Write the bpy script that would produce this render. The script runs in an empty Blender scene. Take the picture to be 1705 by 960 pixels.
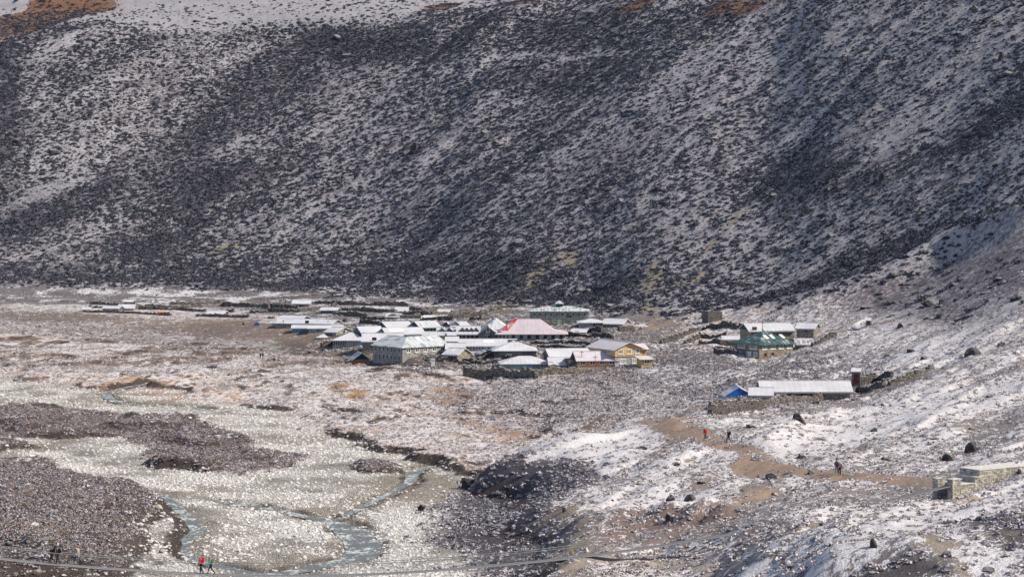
import bpy, bmesh, math, random
import numpy as np
from mathutils import Vector, Matrix

random.seed(7)
rng = np.random.default_rng(7)
SC = bpy.context.scene
COL = SC.collection

# ------------------------------------------------------------------ camera
CAM_H = 45.0                 # metres above the river flats
FPX = 4025.0                 # focal length in photograph pixels (1705 wide)
PITCH = math.atan(180.0 / FPX)
cam = bpy.data.cameras.new("camera")
cam.sensor_width = 36.0
cam.lens = 36.0 * FPX / 1705.0
cam.clip_start = 1.0
cam.clip_end = 8000.0
cam_o = bpy.data.objects.new("camera", cam)
COL.objects.link(cam_o)
cam_o.location = (0, 0, CAM_H)
cam_o.rotation_euler = (math.radians(90) - PITCH, 0, 0)
SC.camera = cam_o

# ------------------------------------------------------------------ light
SUN_DIR = Vector((0.74, -0.14, 0.60)).normalized()      # towards the sun
w = bpy.data.worlds.new("World")
SC.world = w
w.use_nodes = True
wn = w.node_tree
sky = wn.nodes.new('ShaderNodeTexSky')
sky.sky_type = 'NISHITA'
sky.sun_disc = False
sky.sun_elevation = math.asin(SUN_DIR.z)
sky.sun_rotation = math.atan2(SUN_DIR.x, SUN_DIR.y)
sky.altitude = 4200
sky.air_density = 0.7
sky.dust_density = 3.0
sky.ozone_density = 0.3
hz = wn.nodes.new('ShaderNodeHueSaturation')            # thin high cloud greys the sky
hz.inputs['Saturation'].default_value = 0.72
wn.links.new(sky.outputs[0], hz.inputs['Color'])
wn.links.new(hz.outputs[0], wn.nodes['Background'].inputs[0])
wn.nodes['Background'].inputs[1].default_value = 0.15
sl = bpy.data.lights.new("sun", 'SUN')
sl.energy = 3.5
sl.angle = math.radians(3.0)
sl.color = (1.0, 0.90, 0.75)
so = bpy.data.objects.new("sun", sl)
COL.objects.link(so)
so.rotation_euler = SUN_DIR.to_track_quat('Z', 'Y').to_euler()
SC.view_settings.view_transform = 'Standard'
SC.view_settings.look = 'None'
SC.view_settings.gamma = 1.0
SC.view_settings.exposure = 0.76

# ------------------------------------------------------------------ noise helpers
def _hash(ix, iy, seed):
    h = (ix.astype(np.int64) * 374761393 + iy.astype(np.int64) * 668265263 + seed * 1274126177) & 0xFFFFFFFF
    h = ((h ^ (h >> 13)) * 1274126177) & 0xFFFFFFFF
    h = h ^ (h >> 16)
    return (h & 0xFFFF).astype(np.float64) / 32767.5 - 1.0

def vnoise(x, y, seed=0):
    ix = np.floor(x); iy = np.floor(y)
    fx = x - ix; fy = y - iy
    fx = fx * fx * fx * (fx * (fx * 6 - 15) + 10); fy = fy * fy * fy * (fy * (fy * 6 - 15) + 10)
    ix = ix.astype(np.int64); iy = iy.astype(np.int64)
    a = _hash(ix, iy, seed); b = _hash(ix + 1, iy, seed)
    c = _hash(ix, iy + 1, seed); d = _hash(ix + 1, iy + 1, seed)
    return (a + (b - a) * fx) * (1 - fy) + (c + (d - c) * fx) * fy

def fbm(x, y, octv=4, seed=0, gain=0.5):
    r = 0; amp = 1.0; tot = 0
    for o in range(octv):
        r = r + amp * vnoise(x + 17.3 * o, y - 9.1 * o, seed + o * 13)
        tot += amp; amp *= gain
        x = x * 2.03; y = y * 2.03
    return r / tot

def sstep(a, b, x):
    t = np.clip((x - a) / (b - a), 0, 1)
    return t * t * (3 - 2 * t)

# ------------------------------------------------------------------ pixel rays (used as a surveyor's instrument, points become world points)
cP, sP = math.cos(PITCH), math.sin(PITCH)
def ray(u, v):
    a = u - 852.5; b = 480.0 - v
    return a, FPX * cP + b * sP, -FPX * sP + b * cP

def V(v, D):
    a, ry, rz = ray(852.5, v)
    return CAM_H + D * rz / ry

def pt(u, v, D):
    a, ry, rz = ray(u, v)
    return Vector((a * D / ry, D, CAM_H + D * rz / ry))

def pxm(D):                       # photograph pixels per metre at distance D
    return FPX / D

# ------------------------------------------------------------------ terrain grid in fan layout about the survey point
Drows = np.concatenate([np.linspace(6, 190, 24), np.arange(198, 480, 0.8), np.arange(480, 850, 1.45),
                        np.arange(850, 1180, 1.2), np.linspace(1185, 2600, 50)])
Scol = np.concatenate([np.linspace(-0.9, -0.262, 26), np.arange(-0.255, 0.255, 0.00070), np.linspace(0.262, 0.9, 26)])
NR, NC = len(Drows), len(Scol)
DD, SS = np.meshgrid(Drows, Scol, indexing='ij')
X = SS * DD
Y = DD.copy()

def flat_front(ext):
    return [(0, 43.2), (60, 32), (120, 19), (170, 9), (205, ext)]
def prof(u, pts, front=2.0, crest=None):
    out = flat_front(front)
    for p in pts:
        if p[0] == 'v': out.append((p[2], V(p[1], p[2])))
        else: out.append((p[1], p[2]))
    return ((u - 852.5) / FPX, out)
Pn = [
 prof(-2800, [('z',260,0),('z',620,1),('z',700,5),('z',760,9),('z',1050,130),('z',1400,170),('z',2600,420)]),
 prof(-500, [('z',240,0),('z',680,0.4),('z',745,2),('z',770,4.5),('z',815,6),('z',850,11),('v',400,940),('v',240,1010),('v',90,1090),('v',40,1130),('v',20,1300),('z',2600,420)]),
 prof(0, [('z',240,1),('z',300,0),('z',690,0.3),('z',745,1.6),('z',765,3.8),('z',830,5.6),('z',862,10),('v',400,930),('v',240,1005),('v',90,1085),('v',62,1102),('v',40,1150),('v',-60,1290),('z',2600,420)]),
 prof(150, [('z',240,1),('z',300,0),('z',700,0.3),('z',735,2.2),('z',750,3.9),('z',830,5.4),('z',865,10),('v',400,925),('v',240,1005),('v',90,1085),('v',37,1112),('v',24,1160),('v',-40,1290),('z',2600,420)]),
 prof(300, [('z',240,0),('z',690,0.4),('z',715,2.4),('z',735,3.6),('z',830,5.4),('z',868,10),('v',400,925),('v',240,1010),('v',90,1090),('v',30,1124),('v',16,1160),('v',-40,1290),('z',2600,420)]),
 prof(450, [('z',240,0),('z',640,0.4),('z',668,1.8),('z',690,4),('z',800,5.6),('z',845,8),('v',400,915),('v',240,1005),('v',90,1090),('v',24,1128),('v',8,1165),('v',-40,1290),('z',2600,420)]),
 prof(600, [('z',240,0),('z',565,0.3),('z',595,1.4),('z',620,3.9),('z',760,6.0),('z',820,8.5),('v',400,895),('v',240,990),('v',90,1080),('v',22,1124),('v',4,1165),('v',-40,1290),('z',2600,420)]),
 prof(720, [('z',240,0),('z',540,0.3),('z',565,2.6),('z',590,4.4),('z',760,6.4),('v',478,800),('v',380,875),('v',190,995),('v',60,1082),('v',22,1110),('v',4,1165),('v',-40,1290),('z',2600,420)]),
 prof(800, [('z',240,0),('z',330,0),('z',540,0.3),('z',558,2.4),('z',575,4.2),('z',730,6.4),('v',484,775),('v',370,855),('v',200,965),('v',60,1060),('v',20,1095),('v',0,1165),('v',-40,1290),('z',2600,420)]),
 prof(870, [('z',240,0),('z',288,0.3),('v',850,318),('v',800,334),('v',768,350),('z',362,2.6),('z',378,0.4),('z',530,0.7),('z',556,2.5),('z',566,4.2),('z',700,6.4),('v',505,738),('v',370,838),('v',215,940),('v',65,1042),('v',14,1080),('v',-20,1165),('z',2600,400)]),
 prof(960, [('z',210,2.5),('v',930,250),('v',880,285),('v',825,310),('v',760,340),('v',724,362),('z',374,3.8),('z',392,1.1),('z',510,1),('z',552,3.2),('z',580,4.6),('z',690,7.0),('v',500,732),('v',400,798),('v',250,893),('v',105,990),('v',10,1062),('v',-50,1165),('z',2600,400)],4),
 prof(1080, [('z',208,4),('v',935,248),('v',870,284),('v',815,306),('v',750,342),('v',704,378),('z',392,4.0),('z',412,2.2),('z',500,2.2),('z',560,4.0),('z',610,5.2),('v',545,645),('v',460,716),('v',350,795),('v',200,893),('v',50,990),('v',-10,1040),('v',-60,1165),('z',2600,400)],5),
 prof(1180, [('z',208,5),('v',915,248),('v',860,278),('v',812,302),('v',735,340),('v',690,378),('v',672,402),('z',430,3.6),('z',500,3.2),('z',545,5.2),('v',570,590),('v',535,640),('v',455,706),('v',320,792),('v',165,893),('v',20,985),('v',-50,1060),('z',1400,200),('z',2600,380)],6),
 prof(1270, [('z',205,7),('v',890,240),('v',850,268),('v',808,298),('v',733,340),('v',684,398),('v',662,430),('v',640,462),('v',598,535),('v',572,570),('v',520,630),('v',450,696),('v',290,796),('v',130,895),('v',0,978),('z',1100,150),('z',1400,195),('z',2600,380)],8),
 prof(1400, [('z',170,14),('v',930,205),('v',850,245),('v',815,278),('v',785,302),('v',728,342),('v',690,388),('v',665,428),('v',628,472),('v',580,520),('v',548,560),('v',480,628),('v',370,702),('v',200,802),('v',40,900),('v',-40,960),('z',1100,150),('z',1400,190),('z',2600,380)],10),
 prof(1550, [('z',160,17),('v',930,192),('v',870,225),('v',828,262),('v',800,285),('v',765,310),('v',700,352),('v',650,400),('v',600,460),('v',548,520),('v',470,590),('v',360,660),('v',200,752),('v',60,835),('v',-40,905),('z',1000,140),('z',1400,200),('z',2600,380)],12),
 prof(1705, [('z',150,20),('v',930,185),('v',860,220),('v',800,262),('v',770,290),('v',700,338),('v',640,388),('v',570,450),('v',500,505),('v',425,560),('v',350,608),('v',200,700),('v',60,780),('v',-40,850),('z',950,140),('z',1400,210),('z',2600,380)],14),
 prof(2100, [('z',150,24),('v',820,210),('v',740,270),('v',640,340),('v',500,420),('v',350,500),('v',200,580),('v',50,650),('v',-60,720),('z',900,160),('z',1400,240),('z',2600,400)],18),
 prof(4500, [('z',150,40),('z',260,80),('z',420,130),('z',700,210),('z',1400,300),('z',2600,420)],30),
]
Ps = np.array([p[0] for p in Pn])
Pz = np.array([np.interp(Drows, [q[0] for q in p[1]], [q[1] for q in p[1]]) for p in Pn]).T   # NR x nP
def cubic_cols(Ps, Pz, S):
    m = np.zeros_like(Pz)
    d = (Pz[:, 1:] - Pz[:, :-1]) / (Ps[1:] - Ps[:-1])
    m[:, 1:-1] = np.where(d[:, 1:] * d[:, :-1] > 0, 2 * d[:, 1:] * d[:, :-1] / (d[:, 1:] + d[:, :-1] + 1e-12 * np.sign(d[:, 1:])), 0)
    i = np.clip(np.searchsorted(Ps, S) - 1, 0, len(Ps) - 2)
    h = Ps[i + 1] - Ps[i]; t = np.clip((S - Ps[i]) / h, 0, 1)
    return (Pz[:, i] * (2 * t**3 - 3 * t**2 + 1) + m[:, i] * h * (t**3 - 2 * t**2 + t)
            + Pz[:, i + 1] * (-2 * t**3 + 3 * t**2) + m[:, i + 1] * h * (t**3 - t**2))
Z = cubic_cols(Ps, Pz, Scol)
def blur(A, n, ax):
    for _ in range(n):
        B = A.copy()
        sl0 = [slice(None)] * 2; sl1 = [slice(None)] * 2; slc = [slice(None)] * 2
        sl0[ax] = slice(0, -2); sl1[ax] = slice(2, None); slc[ax] = slice(1, -1)
        B[tuple(slc)] = 0.25 * A[tuple(sl0)] + 0.5 * A[tuple(slc)] + 0.25 * A[tuple(sl1)]
        A = B
    return A
Z[24:-50] = blur(Z, 12, 0)[24:-50]

# lookup + raycast on the current terrain
def _idx(arr, v):
    i = np.clip(np.searchsorted(arr, v) - 1, 0, len(arr) - 2)
    return i, np.clip((v - arr[i]) / (arr[i + 1] - arr[i]), 0, 1)
def sample(G, x, y):
    x = np.asarray(x, float); y = np.maximum(np.asarray(y, float), 6.0)
    i, ti = _idx(Drows, y); j, tj = _idx(Scol, x / y)
    return (G[i, j] * (1 - ti) + G[i + 1, j] * ti) * (1 - tj) + (G[i, j + 1] * (1 - ti) + G[i + 1, j + 1] * ti) * tj
_c0, _c1 = np.searchsorted(Scol, -0.035), np.searchsorted(Scol, 0.11)
_r0, _r1 = np.searchsorted(Drows, 205), np.searchsorted(Drows, 430)
_w = (sstep(-0.035, -0.01, SS) * (1 - sstep(0.06, 0.11, SS)) * sstep(205, 235, DD) * (1 - sstep(360, 430, DD)))
_Zb = Z.copy(); _Zb[_r0:_r1, _c0:_c1] = blur(Z[_r0:_r1, _c0:_c1], 60, 1)
Z = Z + (_Zb - Z) * _w * .8
_Zw = sample(Z, X + 5.0 * fbm(X / 22, Y / 22, 3, 201) + 1.4 * fbm(X / 5, Y / 5, 2, 202), Y + 2.5 * fbm(X / 18, Y / 18, 2, 203))
Z = Z + (_Zw - Z) * _w
def ground(x, y): return float(sample(Z, x, y))
_DS = np.arange(60, 2400, 0.4)
def hit(u, v, dmin=150.0, dmax=2400.0):
    """first ground point on the sight line through photograph point (u, v)"""
    a, ry, rz = ray(u, v)
    ds = _DS[(_DS > dmin) & (_DS < dmax)]
    g = sample(Z, a / ry * ds, ds) - (CAM_H + rz / ry * ds)
    k = np.argmax(g > 0) if (g > 0).any() else len(ds) - 1
    d = ds[k]
    if k > 0 and g[k] > g[k - 1]: d = ds[k - 1] + (ds[k] - ds[k - 1]) * (-g[k - 1]) / (g[k] - g[k - 1])
    return Vector((a / ry * d, d, CAM_H + rz / ry * d))
def W(pts, **k):
    return np.array([hit(*p, **k)[:2] for p in pts])

# organic warp shared by every painted outline
WX = 2.2 * fbm(X / 9, Y / 9, 3, 101) + 0.8 * fbm(X / 2.2, Y / 2.2, 2, 103)
WY = 4.5 * fbm(X / 12, Y / 16, 3, 107) + 1.2 * fbm(X / 3, Y / 3, 2, 109)

def poly_sd(P, x, y):
    """signed distance, positive inside"""
    d2 = np.full(x.shape, 1e18); ins = np.zeros(x.shape, bool)
    n = len(P)
    for k in range(n):
        ax, ay = P[k]; bx, by = P[(k + 1) % n]
        ex, ey = bx - ax, by - ay
        t = np.clip(((x - ax) * ex + (y - ay) * ey) / (ex * ex + ey * ey + 1e-9), 0, 1)
        d2 = np.minimum(d2, (x - ax - t * ex) ** 2 + (y - ay - t * ey) ** 2)
        c = ((ay > y) != (by > y)) & (x < (bx - ax) * (y - ay) / (by - ay + 1e-12) + ax)
        ins ^= c
    d = np.sqrt(d2)
    return np.where(ins, d, -d)
def poly_mask(pts, soft=3.0, warp=1.0, world=None, pad=25, off=0.0):
    P = np.array(world) if world is not None else W(pts)
    M = np.zeros(X.shape)
    r0 = np.searchsorted(Drows, P[:, 1].min() - pad); r1 = np.searchsorted(Drows, P[:, 1].max() + pad)
    s = P[:, 0] / P[:, 1]; c0 = max(0, np.searchsorted(Scol, s.min() - 0.08)); c1 = min(NC, np.searchsorted(Scol, s.max() + 0.08))
    r = (slice(max(0, r0), min(NR, r1 + 1)), slice(c0, c1))
    sd = poly_sd(P, X[r] + warp * WX[r], Y[r] + warp * WY[r])
    M[r] = sstep(-soft / 2, soft / 2, sd - off)
    return M
def line_mask(pts, width, soft=2.0, warp=1.0, world=None, d0=False, **k):
    P = np.array(world) if world is not None else W(pts, **k)
    M = np.zeros(X.shape)
    pad = width + soft + 8
    r0 = np.searchsorted(Drows, P[:, 1].min() - pad); r1 = np.searchsorted(Drows, P[:, 1].max() + pad)
    s = P[:, 0] / P[:, 1]; c0 = max(0, np.searchsorted(Scol, s.min() - 0.07)); c1 = min(NC, np.searchsorted(Scol, s.max() + 0.07))
    r = (slice(max(0, r0), min(NR, r1 + 1)), slice(c0, c1))
    x = X[r] + warp * WX[r]; y = Y[r] + warp * WY[r]
    d2 = np.full(x.shape, 1e18)
    for k2 in range(len(P) - 1):
        ax, ay = P[k2]; ex, ey = P[k2 + 1] - P[k2]
        t = np.clip(((x - ax) * ex + (y - ay) * ey) / (ex * ex + ey * ey + 1e-9), 0, 1)
        d2 = np.minimum(d2, (x - ax - t * ex) ** 2 + (y - ay - t * ey) ** 2)
    M[r] = 1 - sstep(width / 2 - soft / 2, width / 2 + soft / 2, np.sqrt(d2))
    return M

# ------------------------------------------------------------------ landform regions
floor_w = 1 - sstep(1.5, 4.0, Z)
hb = 5.9 + 5.5 * sstep(0.05, 0.15, SS)
hillw = sstep(0, 3.5, Z - hb + 1.2 * fbm(X / 20, Y / 20, 3, 2)) * sstep(430, 560, DD)
P_island = [(-120,680),(0,682),(135,688),(222,694),(263,703),(312,696),(341,711),(369,727),(410,740),(484,754),(512,757),(464,777),(410,786),(361,788),(287,781),(250,762),(236,744),(197,731),(0,727),(-120,726)]
P_flats = [(372,672),(450,682),(512,700),(522,716),(590,733),(602,744),(685,757),(700,768),(745,772),(850,775),(1010,700),(1150,640),(1000,618),(840,632),(700,615),(500,600),(430,580),(180,566),(60,562),(0,562),(-260,562),(-260,633),(0,636),(120,640),(190,652),(205,640),(265,634),(262,640),(330,668)]
P_knoll = [(-220,800),(0,800),(60,803),(115,812),(177,823),(230,832),(240,846),(254,868),(224,884),(208,906),(214,922),(160,975),(-220,985)]
P_isl2 = [(585,776),(620,769),(652,776),(655,785),(610,787)]
P_isl3 = [(-60,733),(40,735),(60,746),(0,751),(-60,750)]
P_isl4 = [(-60,768),(70,765),(85,776),(60,786),(-60,790)]
_sf = 2.2 + 3.0 * sstep(-.2, .4, fbm(X / 17, Y / 25, 2, 79)).mean()
m_island = poly_mask(P_island, 3.4, 1.3); m_flats = poly_mask(P_flats, 3.4, 1.3)
m_knoll = poly_mask(P_knoll, 6.0, 0.8); m_isl2 = poly_mask(P_isl2, 2.5, 0.5)
m_isl3 = poly_mask(P_isl3, 4, 0.5); m_isl4 = poly_mask(P_isl4, 4, 0.5)
kn_in = poly_mask(P_knoll, 26.0, 0.8)
W_knoll = W(P_knoll)
# streams: world polylines
STREAMS = [
 ([(150,818),(200,823),(240,826),(290,830),(350,833),(410,838),(470,848),(530,861),(560,868),(590,885),(608,905),(595,924),(534,938),(472,950),(400,958),(300,975)], [.4,.5,.7,.8,.8,.8,.8,1.0,2.2,3.6,4.0,3.2,1.8,1.4,1.4,1.4]),
 ([(262,832),(283,842),(308,863),(330,883),(306,904),(308,924),(369,941),(440,952),(500,955)], [.5,.8,1.0,1.1,.8,.7,.9,.9,.9]),
 ([(215,628),(262,635),(200,646),(178,655),(200,668),(280,673),(345,680)], [.6,.8,.8,1,1,.9,.6]),
 ([(720,772),(690,782),(680,800),(640,822),(600,842),(560,862)], [1.0,1.2,.5,.1,.1,.2]),
]
STREAM_W = []
for k, (pp, ww) in enumerate(STREAMS):
    P = W(pp)
    t = np.arange(len(P)); tt = np.linspace(0, len(P) - 1, (len(P) - 1) * 6 + 1)
    def cr(a):
        m = np.gradient(a); i = np.clip(tt.astype(int), 0, len(a) - 2); f = tt - i
        return a[i]*(2*f**3-3*f**2+1) + m[i]*(f**3-2*f**2+f) + a[i+1]*(-2*f**3+3*f**2) + m[i+1]*(f**3-f**2)
    STREAM_W.append((np.stack([cr(P[:, 0]), cr(P[:, 1])], 1), np.interp(tt, t, ww)))
def stream_dist(x, y, pad=1e9):
    best = np.full(x.shape, 1e9)
    for P, ww in STREAM_W:
        for k in range(len(P) - 1):
            ax, ay = P[k]; ex, ey = P[k + 1] - P[k]
            t = np.clip(((x - ax) * ex + (y - ay) * ey) / (ex * ex + ey * ey + 1e-9), 0, 1)
            d = np.sqrt((x - ax - t * ex) ** 2 + (y - ay - t * ey) ** 2) - 0.5 * (ww[k] + (ww[k + 1] - ww[k]) * t)
            best = np.minimum(best, d)
    return best
fr = (slice(np.searchsorted(Drows, 235), np.searchsorted(Drows, 620)), slice(np.searchsorted(Scol, -0.23), np.searchsorted(Scol, 0.02)))
SD = np.full(X.shape, 60.0)
SD[fr] = stream_dist(X[fr] + 0.35 * WX[fr], Y[fr] + 0.35 * WY[fr])

valley = (1 - sstep(0.8, 2.2, Z)) * (DD > 225)
Z += 0.10 * valley * fbm(X / 14, Y / 14, 4, 5) + 0.07 * valley * fbm(X / 2.5, Y / 2.5, 3, 6)
hv = 0.25 + 1.15 * sstep(-.35, .4, fbm(X / 13, Y / 22, 3, 77) + .3 * fbm(X / 4, Y / 5, 2, 78))
Z += 1.15 * hv * m_island * valley * (1 + 0.25 * fbm(X / 8, Y / 8, 3, 8)) + 0.8 * m_isl2 + 0.9 * m_isl3 + 0.8 * m_isl4
flr = (1 - sstep(1.2, 3.0, Z)) * (DD > 300)
Z += 0.85 * hv * m_flats * flr * (1 + 0.2 * fbm(X / 10, Y / 10, 3, 9))
Z += 1.5 * m_knoll * (1 + 0.3 * fbm(X / 6, Y / 6, 4, 10)) + 2.6 * kn_in
Z -= 0.5 * (1 - sstep(-0.6, 2.6, SD))
# gullies down the mountain (fall lines run towards lower left)
ga = X * 0.80 - Y * 0.60; gl = X * 0.60 + Y * 0.80
gw = 14 * fbm(X / 70, Y / 70, 2, 20)
g1 = fbm((ga + gw) / 46, gl / 260, 2, 21)
g2 = fbm((ga + gw) / 15, gl / 95, 3, 22)
crest_w = sstep(3, 30, Z) * (1 - sstep(1085, 1120, DD))
Z += hillw * crest_w * ((4.6 - 3.4 * sstep(0, .06, SS)) * g1 + 1.5 * g2 * sstep(600, 800, DD)) + hillw * 0.45 * fbm(X / 4.5, Y / 4.5, 4, 23)
# mid ground hummocks, low ledges following the contour on the right slope
mid = sstep(2.5, 5, Z) * (1 - hillw) * sstep(190, 230, DD)
rightw = sstep(0.0, 0.05, SS) * mid
ax_, al_ = X * 0.83 - Y * 0.55, X * 0.55 + Y * 0.83      # streak direction of the right slope
Z0 = Z.copy()
relief = 1.15 * fbm(ax_ / 13, al_ / 48, 3, 31) + 0.95 * (np.abs(fbm(ax_ / 5.5, al_ / 22, 3, 32)) - .2) + .18 * fbm(ax_ / 1.6, al_ / 6, 3, 34)
Z += mid * (0.16 * fbm(X / 5, Y / 5, 4, 30)) + rightw * relief
ledge = fbm(ax_ / 7, al_ / 34, 2, 33)
Z += rightw * 0.5 * sstep(-0.05, 0.2, ledge)
_pm = line_mask([(1100,700),(1130,722),(1180,735),(1230,750),(1262,770),(1300,782),(1352,787),(1400,791),(1480,797),(1575,806)], 5, 7, 0)
Z = Z + (Z0 + .25 - Z) * _pm * rightw
# foreground right: two small mounds and the gully under the footbridge
def bump(pts, width, h, soft=None, **k):
    global Z
    Z = Z + h * line_mask(pts, width, soft or width * 1.4, 0.5, **k)
bump([(1180,965),(1300,925),(1420,885),(1500,845)], 3.0, 0.45, 7)
bump([(1420,950),(1500,935),(1570,960)], 7, 1.6, 9)
bump([(1000,868),(1080,850),(1180,855)], 7, 1.3, 6)
bump([(1620,720),(1540,735),(1400,745)], 4, 0.6, 6)
bump([(1270,740),(1330,700),(1400,690),(1560,650)], 4, 1.0, 7)
bump([(1190,905),(1080,905),(1000,915),(900,925)], 4, -1.2, 10)
bump([(1705,372),(1640,388),(1560,420),(1500,455),(1430,490),(1340,530)], 10, 5.5, 22)
bump([(1150,690),(1050,712),(960,728),(870,768)], 2.5, 0.5, 5)
bump([(690,606),(712,601),(745,603)], 4, 2.0, 6)     # dark earth mound before the grey lodge
bump([(160,55),(90,75),(20,90)], 14, 3.0, 22)
bump([(560,68),(640,60),(720,50)], 10, 2.0, 20)
# level the ground in front of the bridge abutment
_u = 852.5 + FPX * SS
_lim = V(835, 1.0) * 0 + (CAM_H + DD * (V(835, 1.0) - CAM_H)) + np.maximum(0, _u - 1590) * .006 * 4
_wgt = sstep(1535, 1560, _u) * (1 - sstep(1615, 1680, _u)) * sstep(222, 232, DD) * (1 - sstep(264, 276, DD))
Z = np.where(Z > _lim, Z + (_lim - Z) * _wgt, Z)
# valley terraces around the village: stepped fields
ter = sstep(4.2, 4.8, Z) * (1 - sstep(9.5, 12, Z)) * sstep(560, 640, DD) * (1 - sstep(0.06, 0.075, SS))
q = DD / 22.0 + 0.8 * fbm(X / 70, Y / 70, 2, 41) + 0.15 * X / 22
stepf = (np.floor(q) + sstep(0.42, 0.58, q - np.floor(q)) - q)
Z += ter * 0.35 * stepf

gy, gx = np.gradient(Z, axis=0), np.gradient(Z, axis=1)
dyy = np.gradient(Drows)[:, None]; dxx = np.maximum(np.gradient(Scol)[None, :] * DD, 1e-3)
fx = gx / dxx; fy = gy / dyy - fx * SS
SL = np.sqrt(fx * fx + fy * fy)           # slope

# ------------------------------------------------------------------ ground cover maps
def lerp(A, B, m): return A + (B - A) * m
def mixc(C, c, m):
    for k in range(3): C[k] = C[k] + (c[k] - C[k]) * m
n_a = fbm(X / 26, Y / 30, 4, 51); n_b = fbm(X / 7, Y / 9, 4, 52); n_c = fbm(X / 2.2, Y / 2.6, 3, 53)
tint = [np.full(X.shape, v) for v in (0.27, 0.22, 0.20)]
snow = np.full(X.shape, 0.5); pebb = np.zeros(X.shape); tuft = np.full(X.shape, 0.5); bush = np.zeros(X.shape); stone = np.zeros(X.shape); rough = np.full(X.shape, 0.6)

# valley gravel
grav = valley * (1 - m_flats) * (1 - m_island) * (1 - m_isl2)* (1 - m_isl3)* (1 - m_isl4) * (1 - sstep(0.1, .5, m_knoll)) * (1 - sstep(640, 690, DD))
grav *= 1 - sstep(0.5, 1.2, SL)
pebb = grav.copy()
mixc(tint, (0.58, 0.56, 0.525), grav)
gv = np.clip(1 + .55 * n_b + .35 * n_c, .55, 1.3)
for k_ in range(3): tint[k_] = tint[k_] * lerp(1.0, gv, grav)
wet = grav * sstep(-0.12, 0.32, fbm(X / 11, Y / 22, 3, 61) - 0.30 + 0.75 * (1 - sstep(0, 7, SD)))
mixc(tint, (0.37, 0.33, 0.275), wet * 0.8)
snow = lerp(snow, 0.40 + 0.35 * n_b - 0.5 * wet, grav)
tuft = lerp(tuft, 0.0, grav); stone = grav * (1 - 0.6 * wet) * np.clip(0.70 + 1.5 * n_b, 0.08, 1)
mixc(tint, (0.12, 0.11, 0.09), (1 - sstep(-1.2, 0.5, SD)))
snow *= sstep(-0.2, 1.0, SD); stone *= .25 + .75 * sstep(-0.3, 0.8, SD)
# pink sandy flats
mixc(tint, (0.50, 0.375, 0.30), m_flats * flr * np.clip(0.45 + 1.3 * n_a, 0, 1))
snow = lerp(snow, 0.53 + 0.28 * n_b, m_flats * flr)
sand = poly_mask([(190,648),(270,640),(420,655),(400,672),(300,668),(230,660)], 6) + poly_mask([(170,632),(215,622),(330,622),(400,630),(300,640),(200,644)], 6) + poly_mask([(760,763),(850,765),(840,776),(760,772)], 3)
mixc(tint, (0.52, 0.36, 0.26), np.clip(sand, 0, 1) * 0.8); tuft *= 1 - 0.8 * np.clip(sand, 0, 1)
for pl, wd, st in (([(560,640),(600,650),(590,660)], 4, .8), ([(740,650),(790,652),(760,672)], 7, .9), ([(770,700),(850,715),(890,730)], 5, .6), ([(800,680),(900,690),(980,700)], 5, .4), ([(180,645),(210,640)], 4, .9)):
    mk = line_mask(pl, wd, 5) * st
    mixc(tint, (0.33, 0.19, 0.07), mk); snow = lerp(snow, 0.15, mk); tuft *= 1 - .5 * mk
# purple shrub cover: island, knoll, darker part of the flats
purp = np.clip(m_island + m_isl2 + sstep(.2, .7, m_knoll), 0, 1)
mixc(tint, (0.165, 0.125, 0.13), purp)
snow = lerp(snow, 0.40 + 0.3 * n_b, purp); tuft = lerp(tuft, 1.0, purp); pebb *= 1 - purp; stone *= 1 - purp
gm = np.clip(m_isl3 + m_isl4, 0, 1); mixc(tint, (0.15, 0.145, 0.135), gm); snow = lerp(snow, 0.1, gm); pebb = np.maximum(pebb, gm)
rust = poly_mask([(-40,802),(110,812),(190,850),(220,900),(60,925),(-40,925)], 14) * np.clip(.5 + 1.5 * n_b, 0, 1)
mixc(tint, (0.21, 0.13, 0.07), rust * .8); snow = lerp(snow, .25, rust)
dkf = poly_mask([(770,640),(900,622),(1010,622),(1120,640),(1170,660),(1110,690),(960,718),(900,712),(800,690),(740,672)], 30)
mixc(tint, (0.125, 0.115, 0.13), dkf * .9); snow = lerp(snow, 0.45, dkf); tuft = np.maximum(tuft, dkf)
tank = (DD > 470) * sstep(4.5, 2.5, Z) * (1 - m_flats) * valley
# terrace bank facing us, left
bank = sstep(0.06, 0.12, SL) * sstep(540, 600, DD) * (1 - sstep(6.5, 8, Z)) * (1 - sstep(0.05, 0.08, SS))
mixc(tint, (0.20, 0.155, 0.13), bank); snow = lerp(snow, 0.28, bank)
farl = 0.7 * poly_mask([(-100,515),(0,512),(120,522),(300,548),(440,560),(520,590),(430,588),(250,575),(100,560),(-100,555)], 25)
mixc(tint, (0.19, 0.165, 0.165), farl * .75); snow = lerp(snow, 0.36, farl * .8); tuft = np.maximum(tuft, farl * .8)
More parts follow.
